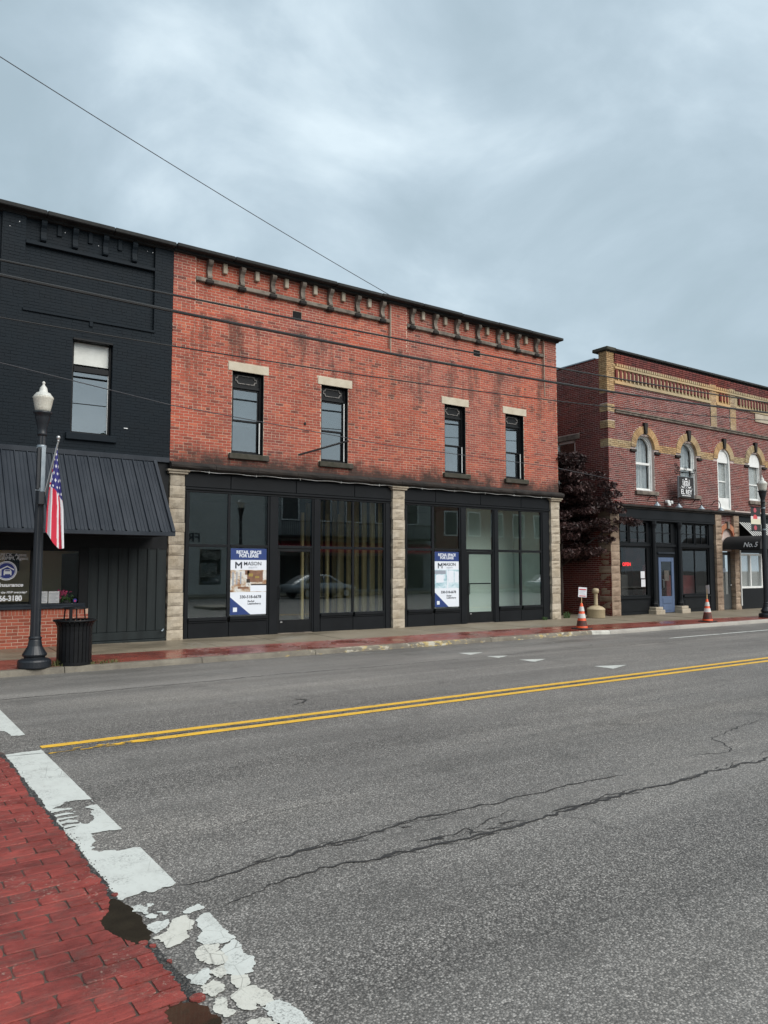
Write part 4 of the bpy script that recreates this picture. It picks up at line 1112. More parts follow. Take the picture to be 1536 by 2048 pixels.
part('panel_sill', MB().box(DPAN[0] - .02, DPAN[1] + .02, YF - .035, YF + .08, 7.13, 7.19, .01), 'painted_brick', db)
part('tie_plate', MB().box(3.92, 4.0, YF - .03, YF, 7.02, 7.22, .01), 'painted_brick', db)
for X in (2.95, 3.59, 4.23, 4.87): part('corbel', corbel_mb(X, .11, 8.70, ZT, YF + .07, .5), 'painted_brick', db)
for X in (3.27, 3.91, 4.55): part('small_block', MB().box(X - .05, X + .05, YF + .03, YF + .08, 8.90, ZT, .01), 'painted_brick', db)
m = MB(); rng = random.Random(2)
for i in range(9):
    x, z = rng.uniform(2.2, 5.3), rng.uniform(8.68, 9.05); s = rng.uniform(.008, .014)
    m.box(x, x + s, YF + (.05 if x > 2.6 else -.016), YF + .07, z, z + s * 1.6)
m.box(4.72, 4.80, YF - .016, YF, 4.86, 4.875)
part('bare_spot', m, 'decal_white', db, label='small white bare spots in the dark paint')
cop = part('cornice', MB().box(DX0, DX1, YF - .02, YF + .32, ZT, ZT + .05), 'coping', db)
xs = [DX0 + (DX1 - DX0) * i / 6 for i in range(7)]
for a, b in zip(xs[:-1], xs[1:]): part('coping_stone', MB().box(a + .004, b - .004, YF - .21, YF + .34, ZT + .05, ZT + .145, .015), 'coping', cop)
# window
yw = YF + .10; a, b, z0, z1 = DW
w = part('window', MB().box(a, a + .05, yw, yw + .09, z0, z1, .006).box(b - .05, b, yw, yw + .09, z0, z1, .006).box(a + .05, b - .05, yw, yw + .09, z0, z0 + .05, .006)
         .box(a + .05, b - .05, yw, yw + .09, z1 - .05, z1, .006).box(a + .05, b - .05, yw - .01, yw + .09, 6.02, 6.14, .006), 'black_trim', db)
part('sill', MB().box(a - .10, b + .12, YF - .07, YF + .1, z0 - .15, z0 - .002, .01), 'painted_brick', w)
part('head_trim', MB().box(a - .0, b + .0, YF - .03, YF + .1, z1 - .045, z1 + .0, .006), 'black_trim', w)
pane(w, a + .048, b - .048, 6.138, z1 - .048, yw + .04, 'shop_glass'); pane(w, a + .048, b - .048, z0 + .048, 6.022, yw + .04, 'upper_glass')
part('blind', MB().box(a + .03, b - .03, yw + .07, yw + .08, 6.20, z1 - .02), 'white_trim', w)
part('white_stop', MB().box(b - .062, b - .05, yw + .02, yw + .035, z0 + .05, 6.02), 'white_trim', w)
room(db, DX0 + .3, 5.5, YF + .32, 21, 4.3, 8.9, 'grey_interior', 'floor_interior')
part('roof', MB().box(DX0, DX1, YF + .35, 32, 8.85, 8.95), 'coping', db)
part('side_wall', MB().box(DX0, DX0 + .3, YF + .31, 32, .05, 9.1).box(DX0 + .3, DX1 - .01, 31.7, 32, .05, 9.1), 'painted_brick', db)
# awning
AY, AZT, AZB, AX1 = 15.66, 4.17, 2.52, 5.44
part('flashing', MB().box(DX0, DX1 - .005, YF - .05, YF + .0, 4.17, 4.285, .008), 'awning_metal', db)
aw = part('awning', MB().add([(DX0, YF - .02, AZT - .03), (AX1, YF - .02, AZT - .03), (AX1, AY, AZB - .03), (DX0, AY, AZB - .03)], [(3, 2, 1, 0)]), 'black_trim', db)
n_ = Vector((0, -(AZT - AZB), -(YF - AY))).normalized(); nrm = Vector((0, -(AZT - AZB), (YF - AY))).normalized() * 1.
nrm = Vector((0, -(AZT - AZB) / math.hypot(AZT - AZB, YF - AY), (YF - AY) / math.hypot(AZT - AZB, YF - AY)))
def awn_pt(x, t, h): # t 0 top .. 1 bottom, h = height off the sheet
    return (x, YF - .03 + (AY - YF + .03) * t + nrm.y * h, AZT + (AZB - AZT) * t + nrm.z * h)
PW = .24; k = 0; x = AX1 - .06
PRO = [(0, 0), (.012, .034), (.030, .034), (.042, 0), (.10, 0), (.106, .008), (.114, .008), (.12, 0), (.17, 0), (.176, .008), (.184, .008), (.19, 0), (PW, 0)]
vs = []; F = []
for q in PRO: vs += [awn_pt(q[0], 0, q[1]), awn_pt(q[0], 1, q[1])]
for i in range(len(PRO) - 1): F.append((2 * i, 2 * i + 1, 2 * i + 3, 2 * i + 2))
pme = MB().add(vs, F).mesh('awning_panel'); pme.materials.append(MATS['awning_metal'])
while x > DX0 + PW:
    x -= PW; inst('awning_panel', pme, (x, 0, 0), aw)
vs = [awn_pt(AX1 - .06, 0, .05), awn_pt(AX1 + .01, 0, .05), awn_pt(AX1 + .01, 1.01, .05), awn_pt(AX1 - .06, 1.01, .05), awn_pt(AX1 - .06, 0, -.02), awn_pt(AX1 + .01, 0, -.06), awn_pt(AX1 + .01, 1.01, -.06), awn_pt(AX1 - .06, 1.01, -.02)]
part('end_trim', MB().add(vs, [(0, 3, 2, 1), (0, 4, 7, 3), (1, 2, 6, 5), (3, 7, 6, 2), (0, 1, 5, 4)]), 'awning_metal', aw)
part('eave_trim', MB().box(DX0, AX1 + .01, AY - .045, AY + .02, AZB - .085, AZB - .005, .008), 'awning_metal', aw)
part('soffit', MB().box(DX0, AX1, AY + .03, YF - .02, AZB - .06, AZB - .035), 'black_trim', aw)
# shop front under the awning
SX = 4.07
part('shop_head', MB().box(DX0, DX1, YF + .02, YF + .2, 2.20, 4.17), 'black_trim', db)
bk = part('bulkhead', MB().box(0.2, SX, YF + .002, YF + .2, .12, .93), 'plain_mortar', db)
bs = lay(0.9, SX, .135, .80, ())
brickwork(bs, YF, 'orange_brick', bk, 300)
x = .9
vset = brick_variants('orange_brick', .0577, .115)
while x < SX - .06:
    inst('brick', random.choice(vset), (x + .03, YF, .865), bk); x += .0677
part('shop_sill', MB().box(-2, 4.0, YF - .06, YF + .1, .925, .985, .008).box(-2, 4.0, YF - .02, YF + .1, .985, 1.03, .006), 'awning_metal', db)
sw = part('shop_window', MB().box(2.915, 3.02, YF + .03, YF + .11, 1.03, 2.20, .006).box(3.87, 4.06, YF + .02, YF + .14, .93, 2.20, .006).box(-2, 4.06, YF + .03, YF + .11, 2.13, 2.20), 'black_trim', db)
pane(sw, -1.8, 2.916, 1.03, 2.135, YF + .07, 'shop_glass'); pane(sw, 3.018, 3.872, 1.03, 2.135, YF + .07, 'shop_glass')
bp = part('board_panel', MB().box(4.06, DX1 - .005, YF + .06, YF + .2, .12, 2.21), 'black_trim', db)
xb = 4.075
for i in range(8):
    wdt = .2105
    part('board', MB().box(xb + .004, xb + wdt - .004, YF + .03 + random.uniform(-.004, .004), YF + .06, .38, 2.21, .006), 'board_paint', bp)
    if i < 8: part('batten', MB().box(xb - .018, xb + .022, YF + .008, YF + .028, .38, 2.21, .005), 'board_paint', bp)
    xb += wdt
part('base_board', MB().box(4.06, DX1 - .005, YF + .01, YF + .06, .20, .375, .008).box(4.06, DX1 - .005, YF - .03, YF + .06, .11, .195, .01), 'board_paint', bp)
part('hose_bib', MB().tube([(5.72, YF + .03, .40), (5.68, YF - .06, .39), (5.64, YF - .08, .36)], .018, 8), 'galvanised', db)
# lettering on the left pane
yl = YF + .062
lt = thing('window_lettering', 'white lettering and round blue house-and-car emblem on the insurance window', 'lettering', (2.4, yl, 1.05))
text('lettering', 'N SPECK, Agent', .092, (2.84, yl, 2.035), 'decal_white', lt, 'RIGHT', .0006, shear=.05)
text('lettering', 'T GRIMM, Agent', .092, (2.87, yl, 1.965), 'decal_white', lt, 'RIGHT', .0006, shear=.05)
def disc(cx, cz, r, y, n=40): return MB().prism([(math.cos(2 * math.pi * i / n) * r, math.sin(2 * math.pi * i / n) * r) for i in range(n)], lambda a, b: (cx + a, y, cz + b), lambda a, b: (cx + a, y + .0006, cz + b))
ex, ez = 2.475, 1.715
part('emblem', disc(ex, ez, .195, yl), 'decal_white', lt); part('emblem', disc(ex, ez, .176, yl - .0007), 'decal_blue', lt)
part('emblem', disc(ex, ez, .168, yl - .0014), 'decal_white', lt); part('emblem', disc(ex, ez, .158, yl - .0021), 'decal_blue', lt)
def flat(poly, y, s=1., cx=0., cz=0.): return MB().prism(poly, lambda a, b: (cx + a * s, y, cz + b * s), lambda a, b: (cx + a * s, y + .0006, cz + b * s))
part('emblem_house', flat([(-.85, -.02), (-.85, .12), (.08, .62), (.85, .18), (.85, .04), (.08, .47), (-.55, .13), (-.55, -.62), (-.70, -.62), (-.70, .06)], yl - .0028, .165, ex, ez), 'decal_white', lt)
part('emblem_car', flat([(-.36, -.55), (-.36, -.1), (-.26, .14), (.40, .14), (.52, -.1), (.52, -.55), (.38, -.55), (.38, -.42), (-.22, -.42), (-.22, -.55)], yl - .0028, .165, ex + .01, ez), 'decal_white', lt)
part('emblem_glass', flat([(-.24, -.06), (-.18, .07), (.33, .07), (.39, -.06)], yl - .0035, .165, ex + .01, ez), 'decal_blue', lt)
text('lettering', 'Insurance', .105, (2.79, yl, 1.425), 'decal_white', lt, 'RIGHT', .0006, .004, shear=.25, sx=1.12)
text('lettering', 'now the MVP everyday!', .062, (2.86, yl, 1.275), 'decal_white', lt, 'RIGHT', .0006, .0015, shear=.3)
text('lettering', '966-3180', .150, (2.78, yl, 1.150), 'decal_white', lt, 'RIGHT', .0006, .006, sx=.86)
# insurance office interior
ri = room(db, -2.2, 4.65, YF + .21, 19.3, .16, 2.9, 'tan_interior', 'floor_interior')
part('doorway', MB().box(4.12, 4.6, 19.2, 19.28, .2, 2.0), 'dark_interior', ri)
part('dark_door', MB().box(3.98, 4.0, 17.6, 19.6, .2, 2.1), 'dark_interior', ri)
part('desk', MB().box(2.3, 3.6, 18.5, 19.1, .2, .95, .01).box(2.2, 3.7, 18.45, 19.15, .95, 1.0, .01), 'dark_interior', ri)
part('picture_frame', MB().box(2.75, 3.05, 19.24, 19.29, 1.7, 2.1, .01), 'black_trim', ri)
part('window_shelf', MB().box(-1.8, 3.9, YF + .22, YF + .5, .96, 1.0), 'black_trim', ri)
for i, (a, b) in enumerate(((3.09, 3.275), (3.295, 3.505))):
    t = thing('notice_paper', ['white printed notice standing in the insurance window, left of a pair', 'white printed notice beside pink flowers in the insurance window'][i], 'notice', (a, YF + .12, 1.04), 'notices in the insurance window')
    part('sheet', MB().box(a, b, YF + .10, YF + .104, 1.04, 1.285), 'paper_white', t)
    m = MB()
    for k in range(7): m.box(a + .02, b - .02 - .05 * (k % 3 == 1), YF + .098, YF + .10, 1.075 + k * .026, 1.083 + k * .026)
    part('printed_lines', m, 'print_grey', t)
fl_ = thing('flower_pot', 'pink flowers with green leaves behind the insurance window', 'flowers', (3.62, YF + .18, 1.0))
m = MB(); rng = random.Random(6)
for i in range(42):
    c = Vector((rng.gauss(3.60, .05), YF + .17 + rng.uniform(-.05, .05), rng.gauss(1.235, .035)))
    for k in range(4):
        d1 = Vector((rng.uniform(-1, 1), rng.uniform(-1, 1), rng.uniform(-1, 1))).normalized() * .022; d2 = d1.orthogonal().normalized() * .016
        m.quad(c, c + d1 + d2, c + d1 * 1.5, c + d1 - d2)
part('blossom', m, 'petal', fl_)
m = MB()
for i in range(60):
    c = Vector((rng.gauss(3.66, .07), YF + .18 + rng.uniform(-.04, .06), rng.gauss(1.12, .04))); d1 = Vector((rng.uniform(-1, 1), rng.uniform(-1, 1), rng.uniform(-.3, 1))).normalized() * .04; d2 = d1.orthogonal().normalized() * .015
    m.quad(c - d1, c + d2, c + d1, c - d2)
part('leaves', m, 'green_leaf', fl_, kind='stuff'); part('pot', MB().lathe(3.66, YF + .18, [(.05, 1.0), (.065, 1.09), (.06, 1.09)], 16), 'dark_interior', fl_)
t = thing('desk_sign', 'small blue and pink sticker low in the insurance window corner', 'sticker', (3.82, YF + .062, 1.06))
part('disc', disc(3.815, 1.085, .04, YF + .062, 24), 'decal_blue', t); part('disc', disc(3.815, 1.075, .022, YF + .0605, 24), 'petal', t)

# ------------------------------------------------------------------ dark red brick building with buff trim (right)
CX0, CX1, CZB, CZT = 21.15, 34.0, 4.02, 9.34
cb = thing('corner_building', 'dark red two-storey brick building with buff brick trim and arched upper windows', 'building', (27., YF, .15))
ARCH = [(23.15, .53, 4.53), (25.77, .525, 4.53), (28.12, .44, 4.08), (30.40, .50, 4.53), (32.6, .5, 4.53)]
ZS = 6.08; RING = .27
def arch_hole(cx, hw, z0, ring):
    def h(z):
        if z < z0: return []
        if z < ZS - .06: return [(cx - hw, cx + hw)]
        if z < ZS: return [(cx - hw - ring, cx + hw + ring)]
        R = hw + ring
        if z - ZS < R:
            d = math.sqrt(R * R - (z - ZS) ** 2); return [(cx - d, cx + d)]
        return []
    return h
PIL = [(27.30, 27.70), (28.65, 29.06)]
front_holes = [arch_hole(c, h, z, RING) for c, h, z in ARCH] + [(a - .0, b, 7.32, 9.10) for a, b in PIL]
BUFF = [(CX0, 21.52, 7.88, 9.33), (CX0, 21.50, 7.22, 7.50), (CX0, 21.50, 6.64, 6.92), (CX0, 40, 6.0, 6.27), (21.52, 40, 8.23, 8.94)]
STR = (CX0 + .36, 40, 7.19, 7.33)
solid = [(c - h, c + h, z, ZS) for c, h, z in ARCH]
wall = part('wall', slab_holes(MB(), CX0 + .004, CX1, CZB, CZT, YF + .001, YF + .12, [(c - h, c + h, z, ZS + h * .86) for c, h, z in ARCH]), 'grey_mortar', cb)
bricks = lay(CX0, CX1, CZB, CZT, front_holes + BUFF + [STR, (28.0, 33, 4.0, 4.08)])
brickwork(bricks, YF, 'dark_red_brick', wall)
m = MB(); rng = random.Random(21)
def near(b, z):                                             # keep the buff band out of the arches
    return b
for (a, b, c, d) in BUFF[:4]:
    hs = [arch_hole(cc, h, z, RING) for cc, h, z in ARCH] if c == 6.0 else []
    for q in lay(a, min(b, CX1), c, d, hs): brick_into(m, q, YF, .022 if c == 6.0 else .02, rng)
for a, b in PIL:
    for q in lay(a, b, 7.33, 9.10): brick_into(m, q, YF - .03, .006, rng)
part('buff_brick_courses', m, 'buff_brick', wall, kind='stuff')
m = MB()
for a, b in PIL: m.box(a, b, YF - .028, YF, 7.33, 9.10)
part('pilaster_backing', m, 'grey_mortar', wall)
# buff frieze: plain course, dentils, toothed course
m = MB().box(21.52, CX1, YF - .012, YF + .001, 8.23, 8.94); part('frieze_backing', m, 'buff_brick', wall)
fr = part('frieze', MB().box(21.52, 27.29, YF - .06, YF - .012, 8.23, 8.335, .006).box(29.07, CX1, YF - .06, YF - .012, 8.23, 8.335, .006).box(27.71, 28.64, YF - .06, YF - .012, 8.23, 8.335, .006), 'buff_brick', cb)
x = 21.60; k = 0
dme = MB().box(-.055, .055, -.075, 0, 0, .30, .008).mesh('dentil'); dme.materials.append(MATS['dark_red_brick'])
sme = MB().box(-.038, .038, -.05, 0, 0, .34, .006).mesh('dentil'); sme.materials.append(MATS['buff_brick'])
while x < 32:
    if not any(a - .1 < x < b + .1 for a, b in PIL):
        inst('dentil', dme, (x, YF - .012, 8.42), fr); inst('dentil', sme, (x + .11, YF - .012, 8.335), fr)
    x += .22
part('tooth_course', MB().box(21.52, CX1, YF - .07, YF - .012, 8.76, 8.84, .006), 'buff_brick', fr)
m = MB(); x = 21.6
while x < 33:
    m.box(x, x + .085, YF - .085, YF - .012, 8.845, 8.945, .004); x += .13
part('teeth', m, 'buff_brick', fr)
m = MB(); rng = random.Random(4)
for i, z in enumerate((8.955, 9.023, 9.091, 9.159, 9.227)):
    for q in lay(21.52, CX1, z, z + .0577): brick_into(m, q, YF - .02 - .012 * i, .012, rng, back=.05 + .012 * i)
part('corbelled_courses', m, 'dark_red_brick', wall, kind='stuff')
m = MB(); n = 20
for a, b in ((CX0 + .36, CX1),): m.box(a, b, YF - .07, YF + .001, 7.20, 7.27, .01).box(a, b, YF - .10, YF - .0, 7.27, 7.325, .012)
part('string_course', m, 'grey_stone', cb)
cop = part('cornice', MB().box(CX0 - .02, CX1, YF - .03, YF + .4, CZT - .02, CZT + .03), 'coping', cb)
xs = [21.5 + 1.4 * i for i in range(9)] + [CX1]
for a, b in zip(xs[:-1], xs[1:]): part('coping_stone', MB().box(a + .004, b - .004, YF - .14, YF + .42, CZT + .03, CZT + .11, .015), 'coping', cop)
part('corner_cap', MB().box(CX0 - .10, 21.56, YF - .12, YF + .55, CZT + .02, CZT + .14, .02), 'mossy_sill', cop)
# arched windows
def voussoirs(cx, hw, parent, mat='buff_brick', r1=RING, zs=ZS, y=YF, a0=0., a1=math.pi, n=26, key=True):
    p = part('arch', MB().prism([(cx + (hw + .01) * math.cos(a0 + (a1 - a0) * i / 30), zs + (hw + .01) * math.sin(a0 + (a1 - a0) * i / 30)) for i in range(31)] + [(cx + (hw + r1) * math.cos(a1 + (a0 - a1) * i / 30), zs + (hw + r1) * math.sin(a1 + (a0 - a1) * i / 30)) for i in range(31)],
             lambda a, b: (a, y - .015, b), lambda a, b: (a, y + .11, b)), 'grey_mortar', parent)
    for i in range(n):
        if key and i in (n // 2 - 1, n // 2): continue
        t0 = a0 + (a1 - a0) * (i + .06) / n; t1 = a0 + (a1 - a0) * (i + .94) / n
        P = [(hw, t0), (hw + r1, t0), (hw + r1, t1), (hw, t1)]
        P = [(cx + r * math.cos(t), zs + r * math.sin(t)) for r, t in P]
        part('brick', MB().prism(P, lambda a, b: (a, y - .04, b), lambda a, b: (a, y + .06, b), random.random()), mat, p)
    if key:
        P = [(cx - .05, zs + hw - .01), (cx + .05, zs + hw - .01), (cx + .10, zs + hw + r1 + .12), (cx - .10, zs + hw + r1 + .12)]
        part('keystone', MB().prism(P, lambda a, b: (a, y - .10, b), lambda a, b: (a, y + .05, b)), 'weathered_ledge', p)
    return p
def arc_frame(cx, hw, z0, zs, y0, y1, t):
    O = [(cx - hw, z0), (cx + hw, z0)] + [(cx + hw * math.cos(math.pi * i / 20), zs + hw * math.sin(math.pi * i / 20)) for i in range(21)]
    h = hw - t
    I = [(cx - h, z0 + t), (cx + h, z0 + t)] + [(cx + h * math.cos(math.pi * i / 20), zs + h * math.sin(math.pi * i / 20)) for i in range(21)]
    n = len(O); vs = []; F = []
    for P, y in ((O, y0), (O, y1), (I, y1), (I, y0)): vs += [(p[0], y, p[1]) for p in P]
    for r in range(4):
        for i in range(n): F.append((r * n + i, r * n + (i + 1) % n, ((r + 1) % 4) * n + (i + 1) % n, ((r + 1) % 4) * n + i))
    return MB().add(vs, F)
def arc_pane(cx, hw, z0, zs, y):
    O = [(cx - hw, z0), (cx + hw, z0)] + [(cx + hw * math.cos(math.pi * i / 20), zs + hw * math.sin(math.pi * i / 20)) for i in range(21)]
    return MB().prism(O, lambda a, b: (a, y, b), lambda a, b: (a, y + .006, b))
for k, (cx, hw, z0) in enumerate(ARCH):
    voussoirs(cx, hw, cb)
    fm = 'white_trim'
    w = part('window', arc_frame(cx, hw, z0, ZS, YF + .015 if k in (2,) else YF + .10, YF + .2, .07), fm, cb)
    part('inner_frame', arc_frame(cx, hw - .07, z0 + .07, ZS, YF + .14, YF + .2, .05), fm, w)
    if k in (2, 3, 4):
        P = [(cx + (hw - .075) * math.cos(math.pi * i / 20), ZS + (hw - .075) * math.sin(math.pi * i / 20)) for i in range(21)] + [(cx - hw + .075, ZS - .12), (cx + hw - .075, ZS - .12)]
        part('arch_panel', MB().prism(P, lambda a, b: (a, YF + .06, b), lambda a, b: (a, YF + .13, b)), 'white_trim', w)
        if k == 2: part('lower_panel', MB().box(cx - hw + .07, cx + hw - .07, YF + .05, YF + .13, 4.15, 4.56), 'white_trim', w)
        m = MB(); z = 4.6
        while z < ZS - .12: m.box(cx - hw + .11, cx + hw - .11, YF + .19, YF + .20, z, z + .026); z += .03
        part('blind', m, 'blind', w)
        part('meeting_rail', MB().box(cx - hw + .07, cx + hw - .07, YF + .15, YF + .2, 5.2, 5.25, .004), fm, w)
    else:
        part('meeting_rail', MB().box(cx - hw + .07, cx + hw - .07, YF + .13, YF + .2, 5.50, 5.58, .004), fm, w)
        m = MB(); n = 26; vs = []; F = []
        for i in range(n + 1):
            x = cx - hw + .12 + (2 * hw - .24) * i / n
            for z in (z0 + .1, ZS + hw * .8): vs.append((x, YF + .30 + .03 * math.sin(i * 1.9) + .015 * math.sin(i * .7), z))
        for i in range(n): F.append((2 * i, 2 * i + 2, 2 * i + 3, 2 * i + 1))
        part('curtain', m.add(vs, F), 'curtain', w)
    part('pane', arc_pane(cx, hw - .115, z0 + .115, ZS, YF + .17), 'shop_glass', w)
    part('sill', MB().box(cx - hw - .09, cx + hw + .13, YF - .09, YF + .15, z0 - .14, z0, .012), 'grey_stone', w)
    if k < 2 or k > 2:
        for s in (-1, 1): part('arch_foot', MB().box(cx + s * (hw + .16) - .15, cx + s * (hw + .16) + .15, YF - .07, YF + .02, 5.90, 6.0, .015), 'weathered_ledge', w)
room(cb, CX0 + .45, CX1, YF + .45, 23, 4.2, 9.1, 'grey_interior', 'floor_interior')
# side wall toward the alley
swl = part('side_wall', slab_holes(MB(), 0, 1, 0, 1, 0, 1, []), 'grey_mortar', cb); 
bpy.data.objects.remove(swl)
SWH = (18.50, 19.45, 4.6, 6.42)
m0 = slab_holes(MB(), YF + .1, 32, .1, 9.15, 0, 1, [SWH])
m = MB(); m.f = [f[::-1] for f in m0.f]; m.r = m0.r; m.c = m0.c
m.v = [(CX0 + .004 + v[1] * .3, v[0], v[2]) for v in m0.v]
swl = part('side_wall', m, 'grey_mortar', cb)
m = MB(); rng = random.Random(31)
for q in lay(YF + .0, 26, .15, 9.15, [SWH, (SWH[0] - .2, SWH[1] + .2, 6.42, 6.62), (17, 17.36, 7.88, 9.3), (17, 17.36, 7.22, 7.5), (17, 17.36, 6.64, 6.92), (17, 17.36, 6.0, 6.27)]):
    brick_into(m, q, CX0, .004, rng, axis='x')
part('brick_courses', m, 'dark_red_brick', swl, kind='stuff')
m = MB()
for z0, z1 in ((7.88, 9.33), (7.22, 7.5), (6.64, 6.92), (6.0, 6.27)):
    for q in lay(YF - .02, YF + .33, z0, z1): brick_into(m, q, CX0, .022, rng, axis='x')
part('quoin_courses', m, 'buff_brick', swl, kind='stuff')
part('parapet_flashing', MB().box(CX0 - .05, CX0 + .35, YF + .5, 32, 9.15, 9.19), 'galvanised', swl)
w = part('window', MB().box(CX0 + .06, CX0 + .16, SWH[0], SWH[0] + .09, SWH[2], SWH[3]).box(CX0 + .06, CX0 + .16, SWH[1] - .09, SWH[1], SWH[2], SWH[3]).box(CX0 + .06, CX0 + .16, SWH[0], SWH[1], SWH[3] - .09, SWH[3]), 'white_trim', cb)
part('pane', MB().box(CX0 + .10, CX0 + .106, SWH[0] + .08, SWH[1] - .08, SWH[2], SWH[3] - .08), 'storefront_glass', w)
part('lintel', MB().box(CX0 - .025, CX0 + .2, SWH[0] - .2, SWH[1] + .2, SWH[3], SWH[3] + .19, .01), 'grey_stone', w)
part('dark_room', MB().box(CX0 + .32, CX0 + .34, SWH[0] - .2, SWH[1] + .2, SWH[2] - .2, SWH[3] + .1), 'dark_interior', w)
part('roof', MB().box(CX0 + .3, CX1, YF + .4, 32, 8.9, 9.0), 'coping', cb)
# ground floor
part('ledge', MB().box(CX0 + .02, CX1, YF - .12, YF + .2, 3.93, 4.02, .02).box(CX0 + .02, CX1, YF - .05, YF + .2, 3.88, 3.93), 'weathered_ledge', cb)
pillar(cb, 21.15, 21.60, .13, 3.80, 'brown_stone_block', 15, True, YF - .02, YF + .5)
pillar(cb, 27.40, 27.80, .14, 3.88, 'brown_stone_block', 15, False)
pillar(cb, 28.66, 29.04, .14, 3.88, 'brown_stone_block', 15, False)
sf = part('storefront', MB().box(21.6, 27.4, YF + .1, YF + .2, 3.55, 3.90), 'black_storefront', cb)
bar(sf, 'fascia', 21.61, 27.39, 3.53, 3.885, YF + .0, YF + .1, c=.012)
bar(sf, 'fascia_trim', 21.61, 27.39, 3.47, 3.525, YF - .03, YF + .1)
def glaze(x0, x1, z0, z1, nx=1, nz=1, y=YF + .14, t=.05):
    m = MB().box(x0, x0 + t, y - .04, y + .04, z0, z1, .005).box(x1 - t, x1, y - .04, y + .04, z0, z1, .005).box(x0 + t, x1 - t, y - .04, y + .04, z0, z0 + t, .005).box(x0 + t, x1 - t, y - .04, y + .04, z1 - t, z1, .005)
    for i in range(1, nx): xx = x0 + (x1 - x0) * i / nx; m.box(xx - .015, xx + .015, y - .02, y + .02, z0 + t, z1 - t)
    for i in range(1, nz): zz_ = z0 + (z1 - z0) * i / nz; m.box(x0 + t, x1 - t, y - .021, y + .021, zz_ - .015, zz_ + .015)
    part('frame', m, 'black_trim', sf); pane(sf, x0 + t - .004, x1 - t + .004, z0 + t - .004, z1 - t + .004, y, 'shop_glass')
for a, b in ((21.62, 22.25), (22.30, 23.30), (23.74, 24.74), (25.28, 26.18), (26.22, 27.05)): glaze(a, b, 2.66, 3.46, 1 if a < 22.2 else 2, 2)
glaze(21.62, 23.30, .78, 2.55); glaze(25.32, 27.05, .78, 2.55, 2)
for a, b in ((21.62, 23.30), (25.32, 27.05)):
    bar(sf, 'bulkhead_panel', a, b, .15, .70, YF + .08, YF + .18, 'black_storefront'); bar(sf, 'bulkhead_rail', a, b, .705, .775, YF + .02, YF + .18)
    bar(sf, 'bulkhead_moulding', a + .08, b - .08, .26, .60, YF + .065, YF + .08, 'black_trim')
bar(sf, 'transom_bar', 21.61, 27.39, 2.555, 2.655, YF + .05, YF + .2)
bar(sf, 'end_panel', 27.06, 27.39, .15, 3.47, YF + .06, YF + .2)
for cxx in (23.51, 25.03):
    c = part('column', MB().lathe(cxx, YF + .0, [(.13, .40), (.13, .50), (.10, .55), (.085, .62), (.082, .75), (.075, 3.2), (.085, 3.25), (.12, 3.36), (.12, 3.46)], 14, .08), 'black_storefront', sf)
    part('column_block', MB().box(cxx - .26, cxx + .26, YF - .24, YF + .2, .13, .30, .015).box(cxx - .21, cxx + .21, YF - .19, YF + .2, .30, .40, .015), 'stone_block', cb)
bar(sf, 'jamb', 23.305, 23.675, .15, 3.46, YF + .10, YF + .2); bar(sf, 'jamb', 24.745, 25.275, 2.66, 3.46, YF + .10, YF + .2)
bar(sf, 'jamb', 23.68, 23.88, .15, 2.555, YF + .1, YF + .2); bar(sf, 'jamb', 24.80, 25.30, .15, 2.555, YF + .1, YF + .2)
bar(sf, 'door_head', 23.88, 24.80, 2.18, 2.555, YF + .1, YF + .2); bar(sf, 'door_head_trim', 23.85, 24.83, 2.30, 2.36, YF + .05, YF + .1, 'awning_metal')
d = part('door', MB().box(23.89, 24.03, YF + .08, YF + .13, .17, 2.17, .005).box(24.65, 24.79, YF + .08, YF + .13, .17, 2.17, .005).box(24.03, 24.65, YF + .08, YF + .13, 2.02, 2.17, .005).box(24.03, 24.65, YF + .08, YF + .13, .17, .76, .005), 'blue_door', cb)
part('door_panel', MB().box(24.08, 24.60, YF + .065, YF + .08, .25, .44, .006).box(24.08, 24.60, YF + .065, YF + .08, .50, .69, .006), 'blue_door', d)
pane(d, 24.026, 24.654, .756, 2.024, YF + .10, 'shop_glass')
part('handle', MB().tube([(24.08, YF + .07, 1.05), (24.08, YF + .02, 1.08), (24.08, YF + .02, 1.35), (24.08, YF + .07, 1.38)], .012, 8), 'silver', d)
part('door_poster', MB().box(24.22, 24.50, YF + .09, YF + .094, 1.32, 1.70), 'poster_dull', d)
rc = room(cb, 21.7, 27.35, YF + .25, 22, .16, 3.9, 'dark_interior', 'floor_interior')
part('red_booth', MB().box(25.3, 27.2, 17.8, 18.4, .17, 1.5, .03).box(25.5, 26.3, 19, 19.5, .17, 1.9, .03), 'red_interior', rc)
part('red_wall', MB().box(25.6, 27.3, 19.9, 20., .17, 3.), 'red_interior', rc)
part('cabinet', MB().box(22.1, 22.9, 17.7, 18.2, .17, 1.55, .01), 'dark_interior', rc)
op = thing('open_sign', 'small glowing red sign hanging in the restaurant window', 'sign', (22.1, YF + .11, 1.83))
text('lettering', 'OPEN', .17, (21.89, YF + .105, 1.91), 'neon_red', op, 'LEFT', .004, .002, sx=1.0)
part('sign_frame', MB().box(21.86, 22.46, YF + .11, YF + .125, 1.82, 2.0, .004), 'dark_interior', op)
for i, (a, z0_, z1_) in enumerate(((22.90, 1.42, 1.67), (22.92, 1.12, 1.38))):
    tag(part('notice_paper', MB().box(a, a + .23, YF + .12, YF + .124, z0_, z1_), 'paper_white'), ['white paper taped inside the restaurant window, upper of two', 'white paper taped inside the restaurant window, lower of two'][i], 'notice', 'papers in the restaurant window')
